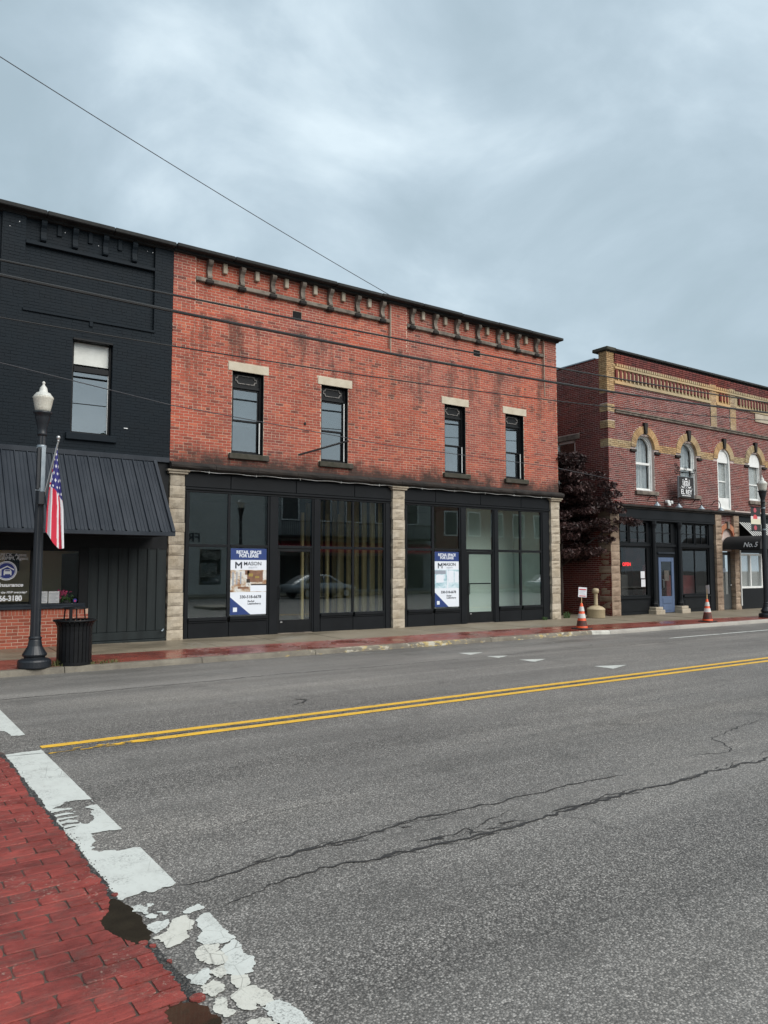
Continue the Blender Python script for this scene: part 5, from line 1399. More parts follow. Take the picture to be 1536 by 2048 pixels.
# stair door, brick arch, barrel awning, far shop
part('stair_wall', MB().box(27.8, 28.66, YF + .1, YF + .2, 2.45, 3.88), 'grey_mortar', cb)
m = MB(); rng = random.Random(14)
def ah(z):
    if z < 2.95: return [(27.82, 28.64)] if z > 2.4 else []
    r = .58; dz = z - 2.95
    return [(28.23 - math.sqrt(max(0, r * r - dz * dz)), 28.23 + math.sqrt(max(0, r * r - dz * dz)))] if dz < r else []
for q in lay(27.8, 28.66, 2.45, 3.88, [ah]): brick_into(m, q, YF + .098, .004, rng, back=.08)
part('brick_courses', m, 'dark_red_brick', cb, kind='stuff')
voussoirs(28.23, .40, cb, 'orange_arch_brick', .20, 2.95, YF + .02, n=20, key=False)
part('keystone', MB().box(28.17, 28.29, YF - .08, YF + .05, 3.33, 3.62, .01), 'grey_stone', cb)
d = part('door', MB().box(27.82, 27.95, YF + .16, YF + .2, .17, 2.42, .005).box(28.48, 28.64, YF + .16, YF + .2, .17, 2.42, .005).box(27.95, 28.48, YF + .16, YF + .2, .17, .75, .005).box(27.95, 28.48, YF + .16, YF + .2, 2.3, 2.42, .005), 'grey_door', cb)
pane(d, 27.95, 28.48, .75, 2.3, YF + .18, 'shop_glass'); part('knob', MB().lathe(28.56, YF + .13, [(.0, 1.08), (.03, 1.09), (.035, 1.11), (.03, 1.13), (0, 1.14)], 12), 'silver', d)
part('door_back', MB().box(27.95, 28.48, YF + .3, YF + .32, .2, 2.4), 'grey_interior', d)
part('sticker', MB().box(28.12, 28.30, YF + .172, YF + .176, 1.62, 1.78), 'print_grey', d)
ba = part('barrel_awning', MB(), None, cb) if False else None
AW0, AW1, AL = 27.84, 28.94, 1.52
prof = [(AW0, 2.50)] + [((AW0 + AW1) / 2 - .55 * math.cos(math.pi * i / 16), 2.66 + .37 * math.sin(math.pi * i / 16)) for i in range(17)] + [(AW1, 2.50)]
vs = []; F = []; n = len(prof)
for y in (YF - .01, YF - AL): vs += [(p[0], y, p[1]) for p in prof]
for i in range(n - 1): F.append((i, i + 1, n + i + 1, n + i))
F.append(tuple(range(n, 2 * n)))
ba = part('awning', MB().add(vs, F), 'black_canvas', cb)
for tx_, dy_ in (('No.', .26), ('5', .10)):
    o = text('lettering', tx_, .26, (0, 0, 0), 'decal_white', ba, 'RIGHT', .002, .002, shear=.3)
    o.data.transform(Matrix.Translation((AW0 - .012, YF - AL + dy_, 2.665)) @ Matrix.Rotation(-math.pi / 2, 4, 'Z'))
part('drain_pipe', MB().tube([(28.98, YF - .06, .3), (28.98, YF - .06, 2.5)], .03, 8), 'white_trim', cb)
# far shop beyond the stair door
part('shop_wall', MB().box(29.05, CX1, YF + .06, YF + .2, .14, .96).box(29.05, 29.12, YF + .06, YF + .2, .96, 2.4).box(30.82, CX1, YF + .06, YF + .2, .96, 2.4).box(29.05, CX1, YF + .06, YF + .2, 2.4, 3.88), 'black_trim', cb)
w = part('window', MB().box(29.12, 29.20, YF + .08, YF + .2, .97, 2.38, .005).box(30.74, 30.82, YF + .08, YF + .2, .97, 2.38, .005).box(29.20, 30.74, YF + .08, YF + .2, .97, 1.05, .005).box(29.20, 30.74, YF + .08, YF + .2, 2.3, 2.38, .005).box(29.93, 30.01, YF + .09, YF + .2, 1.05, 2.3, .005), 'white_trim', cb)
m = MB(); z = 1.06
while z < 2.28: m.box(29.21, 30.73, YF + .22, YF + .245, z, z + .022); z += .045
part('blind', m, 'blind', w); pane(w, 29.2, 30.74, 1.04, 2.31, YF + .15, 'shop_glass')
sa = part('awning', MB().add([(29.02, YF - .02, 3.62), (CX1, YF - .02, 3.62), (CX1, YF - .75, 2.88), (29.02, YF - .75, 2.88)], [(0, 3, 2, 1)]), 'black_canvas', cb)
m = MB(); x = 29.05
while x < CX1:
    m.add([(x, YF - .025, 3.626), (x + .075, YF - .025, 3.626), (x + .075, YF - .755, 2.884), (x, YF - .755, 2.884)], [(0, 3, 2, 1)]); m.box(x, x + .075, YF - .765, YF - .758, 2.70, 2.884); x += .16
part('stripe', m, 'white_canvas', sa); part('valance', MB().box(29.02, CX1, YF - .757, YF - .745, 2.70, 2.884), 'black_canvas', sa)
part('name_stone', MB().box(30.5, 31.7, YF - .04, YF, 7.87, 8.22, .01), 'stone_block', cb)
# gooseneck lamps
for X in (23.22, 24.50, 25.90, 27.16):
    o = part('gooseneck_lamp', MB().tube([(X, YF - .02, 4.22), (X, YF - .18, 4.38), (X, YF - .34, 4.36), (X, YF - .40, 4.22), (X, YF - .40, 4.10)], .014, 6), 'black_trim', cb)
    part('lamp_shade', MB().lathe(X, YF - .40, [(.025, 4.12), (.05, 4.08), (.13, 3.99), (.135, 3.98), (.11, 3.99)], 14, cap=False), 'galvanised', o)
part('wall_rail', MB().tube([(21.7, YF - .14, 4.16), (27.4, YF - .14, 4.16)], .012, 6), 'black_trim', cb)
o = part('floodlight', MB().box(24.2, 24.36, YF - .16, YF - .02, 4.14, 4.26, .02), 'white_trim', cb)
part('lamp_head', MB().lathe(24.22, YF - .2, [(.02, 4.16), (.06, 4.12), (.06, 4.05)], 10).lathe(24.36, YF - .2, [(.02, 4.24), (.06, 4.2), (.06, 4.13)], 10), 'white_trim', o)
# hanging sign with crest, on a scrolled bracket
hs = thing('hanging_sign', 'square black hanging sign with white crest above the restaurant', 'sign', (25.4, YF - .35, 4.4))
SY = YF - .42; sx0, sx1, sz0, sz1 = 24.50, 25.42, 4.36, 5.13
part('board', MB().box(sx0, sx1, SY, SY + .05, sz0, sz1, .008), 'black_canvas', hs)
part('edge', MB().box(sx0 - .012, sx0, SY - .004, SY + .054, sz0, sz1).box(sx1, sx1 + .012, SY - .004, SY + .054, sz0, sz1).box(sx0, sx1, SY - .004, SY + .054, sz1, sz1 + .012), 'galvanised', hs)
scx = (sx0 + sx1) / 2
text('lettering', 'EL REY', .245, (scx, SY - .003, 4.565), 'decal_white', hs, off=.003, sx=.92)
text('lettering', 'MEXICAN FOOD BAR', .055, (scx, SY - .003, 4.435), 'decal_white', hs, off=.002)
part('rule', MB().box(sx0 + .06, sx1 - .06, SY - .003, SY, 4.70, 4.706), 'decal_white', hs)
m = MB()
fl2 = lambda P, yy=SY - .003: m.prism(P, lambda a, b: (scx + a, yy, 4.72 + b), lambda a, b: (scx + a, SY, 4.72 + b))
for s in (-1, 1):
    fl2([(s * .085, .03), (s * .125, .09), (s * .135, .17), (s * .115, .25), (s * .07, .295), (s * .085, .23), (s * .095, .16), (s * .085, .09)])     # mane
    fl2([(s * .165, .06), (s * .20, .13), (s * .205, .24), (s * .175, .33), (s * .165, .33), (s * .18, .24), (s * .172, .14)])                       # laurel
    for q in range(4): fl2([(s * .195, .09 + q * .06), (s * .235, .115 + q * .06), (s * .20, .125 + q * .06)])
    fl2([(s * .10, .02), (s * .22, .0), (s * .30, .05), (s * .28, .075), (s * .21, .03), (s * .13, .05)])                                           # scroll
    fl2([(s * .018, .165), (s * .06, .185), (s * .055, .205), (s * .018, .19)])                                                                       # brow
    fl2([(s * .01, .06), (s * .05, .075), (s * .07, .14), (s * .06, .15), (s * .03, .10)])                                                           # cheek
fl2([(-.022, .10), (.022, .10), (.014, .185), (-.014, .185)]); fl2([(-.035, .02), (.035, .02), (.0, .055)]); fl2([(-.05, .215), (.05, .215), (.06, .265), (.03, .24), (0, .275), (-.03, .24), (-.06, .265)])
fl2([(-.05, .30), (.05, .30), (.065, .365), (.03, .335), (0, .385), (-.03, .335), (-.065, .365)])
part('crest', m, 'decal_white', hs)
def spiral(cx, cz, r, turns, sgn, y):
    return [(cx + sgn * r * (1 - t / 24 * .8) * math.cos(t / 24 * turns * 6.283), y, cz + r * (1 - t / 24 * .8) * math.sin(t / 24 * turns * 6.283)) for t in range(25)]
m = MB().tube([(scx, SY + .025, 5.30), (scx, YF, 5.30)], .014, 6).tube([(sx0, SY + .025, 5.30), (sx1 + .12, SY + .025, 5.30)], .014, 6)
for X in (sx0 + .12, sx1 - .12): m.tube([(X, SY + .025, sz1), (X, SY + .025, 5.30)], .010, 6)
for (a, b, r, s) in ((scx, 5.42, .10, 1), (sx1 - .02, 5.22, .08, -1), (sx0 + .05, 5.42, .08, -1), (sx0 - .08, 5.30, .12, 1), (sx1 + .12, 5.40, .09, 1), (sx0 - .10, 5.52, .10, -1)):
    m.tube(spiral(a, b, r, 1.6, s, SY + .025), .010, 5)
part('bracket', m, 'black_trim', hs)

# ------------------------------------------------------------------ street furniture
def lamp_post(loc, label):
    x, y, z = loc
    t = thing('street_lamp', label, 'street lamp', loc, 'street lamps')
    part('base', MB().lathe(x, y, [(.255, z), (.262, z + .02), (.262, z + .11), (.245, z + .135), (.20, z + .155), (.165, z + .16), (.165, z + .18), (.19, z + .20), (.195, z + .225), (.15, z + .30), (.115, z + .36), (.10, z + .45), (.095, z + .47), (.105, z + .48), (.105, z + .50), (.088, z + .52)], 28, .0, True), 'lamp_iron', t, False)
    part('pole', MB().lathe(x, y, [(.085, z + .51), (.08, z + 1.2), (.066, z + 3.95)], 24, .09), 'lamp_iron', t)
    part('collar', MB().lathe(x, y, [(.075, z + 3.93), (.078, z + 3.97), (.07, z + 3.99), (.075, z + 4.05), (.10, z + 4.16), (.12, z + 4.24), (.125, z + 4.30), (.15, z + 4.315), (.15, z + 4.345), (.12, z + 4.35)], 24), 'lamp_iron', t, True)
    l = part('lantern', MB().lathe(x, y, [(.105, z + 4.345), (.125, z + 4.37), (.135, z + 4.42), (.162, z + 4.56), (.172, z + 4.585), (.170, z + 4.60), (.15, z + 4.615)], 28, .03), 'lantern_glass', t, True)
    part('lantern_cap', MB().lathe(x, y, [(.165, z + 4.60), (.150, z + 4.625), (.125, z + 4.65), (.118, z + 4.67), (.072, z + 4.69), (.068, z + 4.72), (.055, z + 4.77), (.03, z + 4.80), (.018, z + 4.82), (.02, z + 4.835), (.028, z + 4.85), (.02, z + 4.87), (.0, z + 4.885)], 24), 'lamp_cap', l, True)
    m = MB()
    for za in (3.72, 2.98): m.lathe(x, y, [(.078, z + za), (.08, z + za + .01), (.08, z + za + .035), (.078, z + za + .045)], 20)
    part('band_clamp', m, 'galvanised', t)
    return t
L1 = lamp_post((2.50, 13.98, .10), 'black street lamp with flag beside the litter bin at left')
L2 = copy_tree(L1); L2.location = (25.62, 14.12, .10); WL[L2.name] = Vector((25.62, 14.12, .10)); L2['label'] = 'black street lamp with hanging banner at the right edge of the photo'
# banner plate and bracket on the first lamp
part('bracket_plate', MB().box(2.485, 2.555, 13.885, 13.90, 3.06, 3.84, .004).box(2.41, 2.48, 13.90, 13.93, 3.80, 3.815).box(2.41, 2.48, 13.90, 13.93, 3.08, 3.095), 'galvanised', L1)
part('bracket_box', MB().box(2.42, 2.47, 13.87, 13.96, 3.1, 3.82, .005), 'lamp_iron', L1)
part('flag_socket', MB().box(2.44, 2.55, 13.80, 13.90, 2.83, 3.06, .015), 'lamp_iron', L1)
# flag
fg = thing('flag', 'red, white and blue striped flag hanging from the street lamp', 'flag', (2.53, 13.8, 2.9))
p0, p1 = Vector((2.545, 13.84, 3.0)), Vector((2.69, 13.60, 3.90))
part('flagpole', MB().tube([p0, p1], .014, 10), 'silver', fg)
part('finial', MB().lathe(p1.x, p1.y, [(.016, p1.z - .01), (.02, p1.z + .01), (.014, p1.z + .025), (.028, p1.z + .045), (.034, p1.z + .065), (.028, p1.z + .088), (.0, p1.z + .10)], 14), 'silver', fg, True)
LE = [(2.665, 3.80), (2.635, 3.55), (2.585, 3.2), (2.57, 3.0), (2.555, 2.75), (2.55, 2.36)]
RE = [(2.69, 3.84), (2.72, 3.6), (2.765, 3.3), (2.80, 3.0), (2.835, 2.75), (2.845, 2.5), (2.865, 2.08)]
def along(P, t):
    t *= len(P) - 1; i = min(int(t), len(P) - 2); u = t - i; return Vector((P[i][0] + (P[i + 1][0] - P[i][0]) * u, P[i][1] + (P[i + 1][1] - P[i][1]) * u))
NS, NTT = 72, 150; V = []; m = MB()
for j in range(NTT + 1):
    t = j / NTT; a, b = along(LE, t), along(RE, t)
    for i in range(NS + 1):
        s = i / NS; p = a + (b - a) * s
        amp = .008 + .022 * min(1, t * 1.6)
        fold = math.sin(s * 9.5 + t * 1.2) * amp + .35 * amp * math.sin(s * 21 + 1 - t * 2)
        sag = -.05 * math.sin(s * math.pi) * (t > .85) * (t - .85) / .15
        V.append((p.x + .012 * math.cos(s * 9.5), 13.66 + .16 * (1 - t) * 0 + fold + .05 * t, p.y + sag + .03 * t * math.sin(s * 6.5 + .5)))
RED, WHT, BLU = (.50, .018, .045), (.66, .66, .68), (.028, .026, .16)
F = []; C = []
for j in range(NTT):
    for i in range(NS):
        s, t = (i + .5) / NS, (j + .5) / NTT
        q = s * 6.2 + .35 * math.sin(s * 9.5) - (t - .5) * 2.6 * max(0, s - .30)
        c = RED if int(math.floor(q + 20)) % 2 == 0 else WHT
        tb = .47 + .10 * max(0, s - .45) / .55 - (.12 if s < .16 else 0)
        if t < tb and not (s < .16 and t > .2):
            c = BLU; gx, gy = (s * 4.2 + (int(t * 15) % 2) * .5) % 1 - .5, (t * 15) % 1 - .5
            if (s > .22) and abs(gx) + abs(gy) < .27: c = WHT
        elif s < .16 and t <= .47: c = WHT if int(t * 30) % 4 else RED
        k = j * (NS + 1) + i; F.append((k, k + 1, k + NS + 2, k + NS + 1)); C.append(c)
m.v = V; m.f = F; m.r = [.5] * len(F); m.c = C
part('cloth', m, 'flag_cloth', fg, True)
# banner on the second lamp
bn = thing('lamp_banner', 'small vertical pole banner, black with pale oval, on the right street lamp', 'banner', (25.2, 14.1, 3.0))
bx0, bx1, by = 24.80, 25.38, 14.10
part('arm', MB().tube([(25.56, by, 3.86), (bx0 - .05, by, 3.86)], .012, 6).tube([(25.56, by, 3.04), (bx0 - .05, by, 3.04)], .012, 6), 'black_trim', bn)
m = MB(); n1, n2 = 24, 36
for i in range(n1):
    for j in range(n2):
        u, v = (i + .5) / n1, (j + .5) / n2; c = (.012, .012, .013)
        if .27 < v < .62: c = (.62, .58, .45) if v < .5 else (.66, .6, .58)
        if .5 < v < .70 and (u - .5) ** 2 + ((v - .55) * 1.6) ** 2 < .045: c = (.55, .06, .07)
        if (u - .5) ** 2 + ((v - .87) * 1.5) ** 2 < .022: c = (.40, .06, .08)
        if (u - .5) ** 2 + ((v - .13) * 1.5) ** 2 < .022: c = (.40, .06, .08)
        x0, x1 = bx0 + (bx1 - bx0) * i / n1, bx0 + (bx1 - bx0) * (i + 1) / n1; z0_, z1_ = 3.05 + .80 * j / n2, 3.05 + .80 * (j + 1) / n2
        yy = lambda x: by + .015 * math.sin((x - bx0) * 7)
        m.quad((x0, yy(x0), z0_), (x1, yy(x1), z0_), (x1, yy(x1), z1_), (x0, yy(x0), z1_), None, c)
part('cloth', m, 'banner_print', bn)
# litter bin
cx, cy, cz = 3.155, 13.72, .105
cz = walk_z(cy) if cy > 13.92 else KZ + .002
cy = 14.08; cz = walk_z(cy)
bn = thing('litter_bin', 'black slatted metal litter bin with flared rim beside the street lamp', 'litter bin', (cx, cy, cz))
n = 26; sl = []
P = [(.285, .05), (.285, .58), (.292, .66), (.318, .72), (.345, .745)]
me_ = MB(); hw = .0285
for i in range(len(P) - 1):
    (ra, za), (rb_, zb) = P[i], P[i + 1]
    me_.add([(ra, -hw, za), (ra, hw, za), (rb_, hw, zb), (rb_, -hw, zb), (ra - .008, -hw, za), (ra - .008, hw, za), (rb_ - .008, hw, zb), (rb_ - .008, -hw, zb)], [(0, 1, 2, 3), (7, 6, 5, 4), (0, 3, 7, 4), (1, 5, 6, 2)])
sm = me_.mesh('slat'); sm.materials.append(MATS['can_black'])
for i in range(n):
    o = inst('slat', sm, (cx, cy, cz), bn, (0, 0, 2 * math.pi * i / n))
def ring(r0, r1, z0, z1): return MB().lathe(cx, cy, [(r0, cz + z0), (r1, cz + z0), (r1, cz + z1), (r0, cz + z1), (r0, cz + z0)], 36, cap=False)
part('base_ring', ring(.26, .30, .0, .05), 'can_black', bn); part('band', ring(.265, .276, .28, .33), 'can_black', bn)
part('rim', MB().lathe(cx, cy, [(.30, cz + .745), (.352, cz + .74), (.36, cz + .755), (.355, cz + .77), (.30, cz + .772), (.20, cz + .765), (.20, cz + .755), (.30, cz + .745)], 36, cap=False), 'can_black', bn, True)
part('liner', MB().lathe(cx, cy, [(.24, cz + .05), (.255, cz + .72), (.235, cz + .72), (.23, cz + .1)], 28), 'rubber', bn)
part('bonnet', MB().lathe(cx, cy, [(.19, cz + .955), (.215, cz + .962), (.21, cz + .975), (.05, cz + .995), (.0, cz + .997)], 28), 'can_black', bn, True)
m = MB()
for a in (.4, 2.5, 4.6): m.tube([(cx + .20 * math.cos(a), cy + .20 * math.sin(a), cz + .76), (cx + .18 * math.cos(a), cy + .18 * math.sin(a), cz + .965)], .012, 6)
part('bonnet_posts', m, 'can_black', bn)
part('bonnet_post', MB().box(cx - .14, cx - .09, cy - .2, cy - .17, cz + .75, cz + .96, .004), 'can_black', bn)
# traffic cones with notices
def cone(x, y, label, soil):
    z = walk_z(max(y, 13.92)) + .002
    t = thing('traffic_cone', label, 'traffic cone', (x, y, z), 'traffic cones')
    part('base', MB().box(x - .21, x + .21, y - .21, y + .21, z, z + .03, .012), 'rubber', t)
    R = lambda h: .155 - h / .70 * .125
    def seg(nm, h0, h1, mat, grow=0.): part(nm, MB().lathe(x, y, [(R(h0) + grow, z + .03 + h0), (R(h1) + grow, z + .03 + h1)], 28, cap=False), mat, t, True)
    part('body', MB().lathe(x, y, [(.165, z + .03), (.155, z + .05), (R(.1), z + .13), (R(.70), z + .70), (.022, z + .705)], 28), 'cone_orange', t, True)
    seg('reflective_band', .27, .39, 'cone_white', .003); seg('reflective_band', .46, .585, 'cone_white', .003); seg('soiled_skirt', .02, soil, 'cone_soiled', .002)
    part('stick', MB().tube([(x, y, z + .6), (x + .01, y, z + 1.02)], .011, 6), 'timber', t)
    return t, z
def notice(x, y, z, w, h, rz, label):
    t = thing('notice_board', label, 'sign', (x, y, z), 'notices on the traffic cones')
    b = part('sheet', MB().box(-w / 2, w / 2, -.006, 0, 0, h), 'paper_white', t)
    q = part('heading', MB().box(-w / 2 + .02, w / 2 - .02, -.008, -.006, h - .075, h - .045).box(-w / 2 + .03, w / 2 - .03, -.008, -.006, .02, .045), 'print_red', t)
    m = MB()
    for k in range(4): m.box(-w / 2 + .03, w / 2 - .04 - .03 * (k % 2), -.008, -.006, .08 + k * .035, .09 + k * .035)
    l = part('printed_lines', m, 'print_grey', t)
    for o in (b, q, l):
        o.location = (0, 0, 0)
    t.rotation_euler = (0, rad(4), rz)
c1, z_ = cone(16.42, 14.25, 'orange and white traffic cone on the red paving before the alley', .20)
notice(16.44, 14.235, z_ + .87, .27, .27, rad(-14), 'white notice on a stick above the cone before the alley')
c2, z_ = cone(21.98, 14.02, 'orange and white traffic cone on the kerb before the restaurant, blackened below', .26)
notice(22.0, 14.0, z_ + .87, .27, .27, rad(52), 'narrow-looking white notice turned sideways above the restaurant cone')
# cigarette receptacle
x, y = 20.08, 16.82; z = walk_z(y)
t = thing('ash_receptacle', 'cream plastic smokers receptacle standing at the alley mouth', 'ash bin', (x, y, z))
part('base', MB().lathe(x, y, [(.28, z), (.29, z + .02), (.29, z + .26), (.30, z + .27), (.30, z + .29), (.28, z + .31), (.22, z + .36), (.12, z + .395), (.07, z + .405)], 28), 'cream_plastic', t, True)
part('neck', MB().lathe(x, y, [(.075, z + .39), (.065, z + .45), (.062, z + .80), (.07, z + .82)], 20), 'cream_plastic', t, True)
h = part('head', MB().lathe(x, y, [(.085, z + .81), (.105, z + .82), (.108, z + .90), (.095, z + .95), (.05, z + .97)], 22), 'cream_plastic', t, True)
part('hole', MB().tube([(x + .05, y - .09, z + .87), (x + .055, y - .104, z + .87)], .022, 12), 'rubber', t)
# cables
def wire(name, label, pts, r, mat='cable', sag=0.):
    P = []; n = 48
    a, b = Vector(pts[0]), Vector(pts[-1])
    if len(pts) == 2:
        P = [a + (b - a) * (i / n) - Vector((0, 0, sag * 4 * (i / n) * (1 - i / n))) for i in range(n + 1)]
    else: P = [Vector(p) for p in pts]
    return tag(part(name, MB().tube(P, r, 6), mat), label, 'cable', 'overhead cables')
def para(y, c, xs):     # z from three samples of a parabola
    (x0, z0), (x1, z1), (x2, z2) = c
    def f(x): return z0 * (x - x1) * (x - x2) / ((x0 - x1) * (x0 - x2)) + z1 * (x - x0) * (x - x2) / ((x1 - x0) * (x1 - x2)) + z2 * (x - x0) * (x - x1) / ((x2 - x0) * (x2 - x1))
    return [(x, y, f(x)) for x in xs]
XS = [-16 + 1.4 * i for i in range(40)]
wire('overhead_cable', 'upper of the two thick black cables crossing all the facades', para(14.0, ((1.75, 6.97), (9.65, 7.05), (26., 7.56)), XS), .020)
wire('overhead_cable', 'lower of the two thick black cables crossing all the facades', para(14.0, ((1.76, 6.71), (9.65, 6.67), (26., 7.20)), XS), .030)
wire('overhead_cable', 'thin dark cable under the two thick ones, above the upper windows', para(14.0, ((1.79, 5.98), (9.65, 6.07), (23.3, 6.73)), XS), .013)
wire('service_cable', 'faint thin cable sloping down across the brick wall to the right', [(-16, 13.6, 7.0), (1.76, 13.6, 5.11), (4.64, 13.65, 4.77), (9.4, 13.7, 4.49), (15.2, 14.2, 4.50), (22.4, 16.95, 4.75)], .008, 'thin_cable')
wire('service_cable', 'thin grey cable climbing across the sky from the brick roof to upper left', [(-15.9, 14.05, 12.3), (-8, 13.2, 12.2)] + [(1.71 + (12.37 - 1.71) * t_ / 20, 14.65 + (17.1 - 14.65) * t_ / 20, 10.94 + (9.33 - 10.94) * t_ / 20 - .30 * (t_ / 20) * (1 - t_ / 20)) for t_ in range(21)], .009, 'thin_cable')
for X in (-16.0, 38.6):
    t = thing('utility_pole', 'wooden utility pole carrying the overhead cables %s' % ('to the left of the view' if X < 0 else 'to the right of the view'), 'utility pole', (X, 14.0, .1), 'utility poles')
    part('post', MB().lathe(X, 14.0, [(.16, .05), (.11, 12.6)], 14), 'bark', t)
    part('crossarm', MB().box(X - .06, X + .06, 13.0, 15.0, 11.2, 11.32, .01), 'bark', t)
# alley: gate, pipe, maple
gt = thing('alley_gate', 'dark board gate closing the alley behind the maple', 'gate', (19.9, 20.5, .15))
for i in range(14): part('board', MB().box(18.66 + i * .176, 18.66 + i * .176 + .168, 20.5, 20.53, .16, 2.3 + random.uniform(-.01, .01), .005), 'dark_interior', gt)
part('rail', MB().box(18.66, 21.1, 20.46, 20.5, .5, .6, .005).box(18.66, 21.1, 20.46, 20.5, 1.9, 2.0, .005), 'dark_interior', gt)
part('handrail', MB().tube([(19.42, 18.4, .15), (19.42, 18.4, 1.15), (19.42, 18.6, 1.22), (19.42, 20.4, 1.22)], .022, 8), 'grey_stone', gt)
part('back_wall', MB().box(18.6, 21.2, 31.2, 31.4, .1, 7), 'far_brick', gt) if False else None
def leaf_tree(name, label, base, clumps, nleaf, size, mat, trunk, limbs, cat='tree', flat=.0, group=None, seed=1):
    rng = random.Random(seed); t = thing(name, label, cat, base, group)
    m = MB(); m.tube([Vector(base) + Vector(p) for p in trunk[0]], trunk[1], 9)
    for pts, r in limbs: m.tube([Vector(base) + Vector(p) for p in pts], r, 6)
    part('trunk', m, 'bark', t, True)
    tot = sum(c[3] * c[4] * c[5] for c in clumps); vs = []; F = []; R = []
    for c in clumps:
        n = int(nleaf * c[3] * c[4] * c[5] / tot); tone = rng.uniform(-.22, .22)
        for _ in range(n):
            while True:
                p = Vector((rng.uniform(-1, 1), rng.uniform(-1, 1), rng.uniform(-1, 1)))
                L = p.length
                if L <= 1 and rng.random() < .25 + .75 * L * L and fbm(p.x * 2.2 + c[0] * 3, p.y * 2.2 + c[1] * 3, p.z * 2.6 + c[2] * 3, 2) > -.16: break
            q = Vector((c[0] + p.x * c[3], c[1] + p.y * c[4], c[2] + p.z * c[5]))
            nrm_ = Vector((rng.gauss(0, 1), rng.gauss(0, 1), rng.gauss(0, 1) + flat)).normalized()
            a = nrm_.orthogonal().normalized(); a.rotate(Matrix.Rotation(rng.uniform(0, 6.28), 3, nrm_)); b = nrm_.cross(a); s = size * rng.uniform(.6, 1.25)
            o = len(vs); droop = Vector((0, 0, -s * .25))
            vs += [q - a * s, q + b * s * .42, q + a * s + droop, q - b * s * .42]; F.append((o, o + 1, o + 2, o + 3)); R.append(max(0, min(1, .5 + tone + rng.gauss(0, .2))))
    m = MB(); m.v = [tuple(v) for v in vs]; m.f = F; m.r = R; m.c = [None] * len(F)
    part('crown', m, mat, t, kind='stuff')
    return t
rng = random.Random(77); cl = []
for i in range(64):
    x = rng.uniform(18.75, 21.05); z = rng.uniform(2.0, 5.6); y = rng.uniform(17.15, 19.2)
    if z > 4.7 and x > 20.6: continue
    if z < 2.6 and x < 19.6: continue
    cl.append((x, y, z, rng.uniform(.35, .62), rng.uniform(.35, .6), rng.uniform(.12, .24)))
for (x, y, z) in ((21.5, 16.75, 3.42), (21.85, 16.62, 3.35), (21.2, 16.8, 3.75), (20.9, 16.9, 3.1), (20.6, 16.8, 2.75), (20.3, 16.9, 2.35), (21.0, 16.7, 3.9), (19.3, 17.2, 2.85), (19.1, 17.3, 3.5), (20.8, 17.1, 4.1), (21.1, 16.85, 4.3), (20.9, 16.9, 4.6), (20.4, 17.0, 4.9), (19.4, 17.1, 4.4), (19.7, 17.0, 3.2), (19.2, 17.1, 2.3), (20.0, 16.95, 3.7), (20.5, 16.9, 3.35), (19.0, 17.6, 5.3), (19.9, 17.4, 5.2)):
    cl.append((x, y, z, .38, .3, .13))
leaf_tree('maple_tree', 'dark purple-leaved maple filling the alley between the two brick buildings', (20.0, 18.3, .15), cl, 34000, .072, 'maple_leaf',
   ([(0, 0, 0), (.03, -.05, .8), (-.05, -.1, 1.6), (.02, -.1, 2.6), (0, -.1, 4.2)], [.09, .075, .065, .05, .02]),
   [([(-.03, -.1, 1.5), (-.5, -.4, 2.3), (-.9, -.7, 3.2)], [.045, .035, .015]), ([(0, -.1, 1.7), (.5, -.7, 2.4), (1.2, -1.4, 3.1), (1.6, -1.6, 3.25)], [.045, .035, .02, .01]), ([(0, -.1, 2.5), (.5, .2, 3.4), (.8, .2, 4.2)], [.035, .025, .012]), ([(0, -.1, 2.2), (-.5, .3, 3.4), (-.7, .3, 4.6)], [.035, .025, .012])], flat=1.1, seed=5)
# weeds
def weed(x, y, label, n, h, spread, mat, group='weeds on the pavement'):
    rng = random.Random(int(x * 100)); z = walk_z(max(y, 13.92)); m = MB()
    for i in range(n):
        a = rng.uniform(0, 6.28); r = rng.random() ** .5 * spread; bx, by_ = x + r * math.cos(a), y + r * .35 * math.sin(a)
        hh = h * rng.uniform(.5, 1.15); l = rng.uniform(0, 6.28); d = Vector((math.cos(l), math.sin(l), 0)) * hh * rng.uniform(.2, .9); w = Vector((-math.sin(l), math.cos(l), 0)) * .005
        p = [Vector((bx, by_, z)), Vector((bx, by_, z + hh * .6)) + d * .4, Vector((bx, by_, z + hh * .8)) + d]
        m.add([p[0] - w, p[0] + w, p[1] + w * .8, p[1] - w * .8, p[2]], [(0, 1, 2, 3), (3, 2, 4)])
    t = thing('weed', label, 'weed', (x, y, z), group); part('blades', m, mat, t, kind='stuff')
weed(2.88, 13.97, 'dry grass tuft between the street lamp and the litter bin', 110, .13, .13, 'grass_leaf')
weed(3.60, 13.97, 'low dry grass along the kerb right of the litter bin', 150, .075, .35, 'grass_leaf')
weed(3.12, 13.95, 'sparse dry grass at the foot of the litter bin', 60, .07, .3, 'grass_leaf')
weed(17.85, 16.96, 'small green weed at the foot of the right storefront', 70, .13, .10, 'green_leaf')
weed(19.1, 17.2, 'green weed at the alley mouth by the storefront pillar', 90, .25, .15, 'green_leaf')
weed(20.4, 17.15, 'green weed behind the smokers receptacle', 70, .2, .2, 'green_leaf')

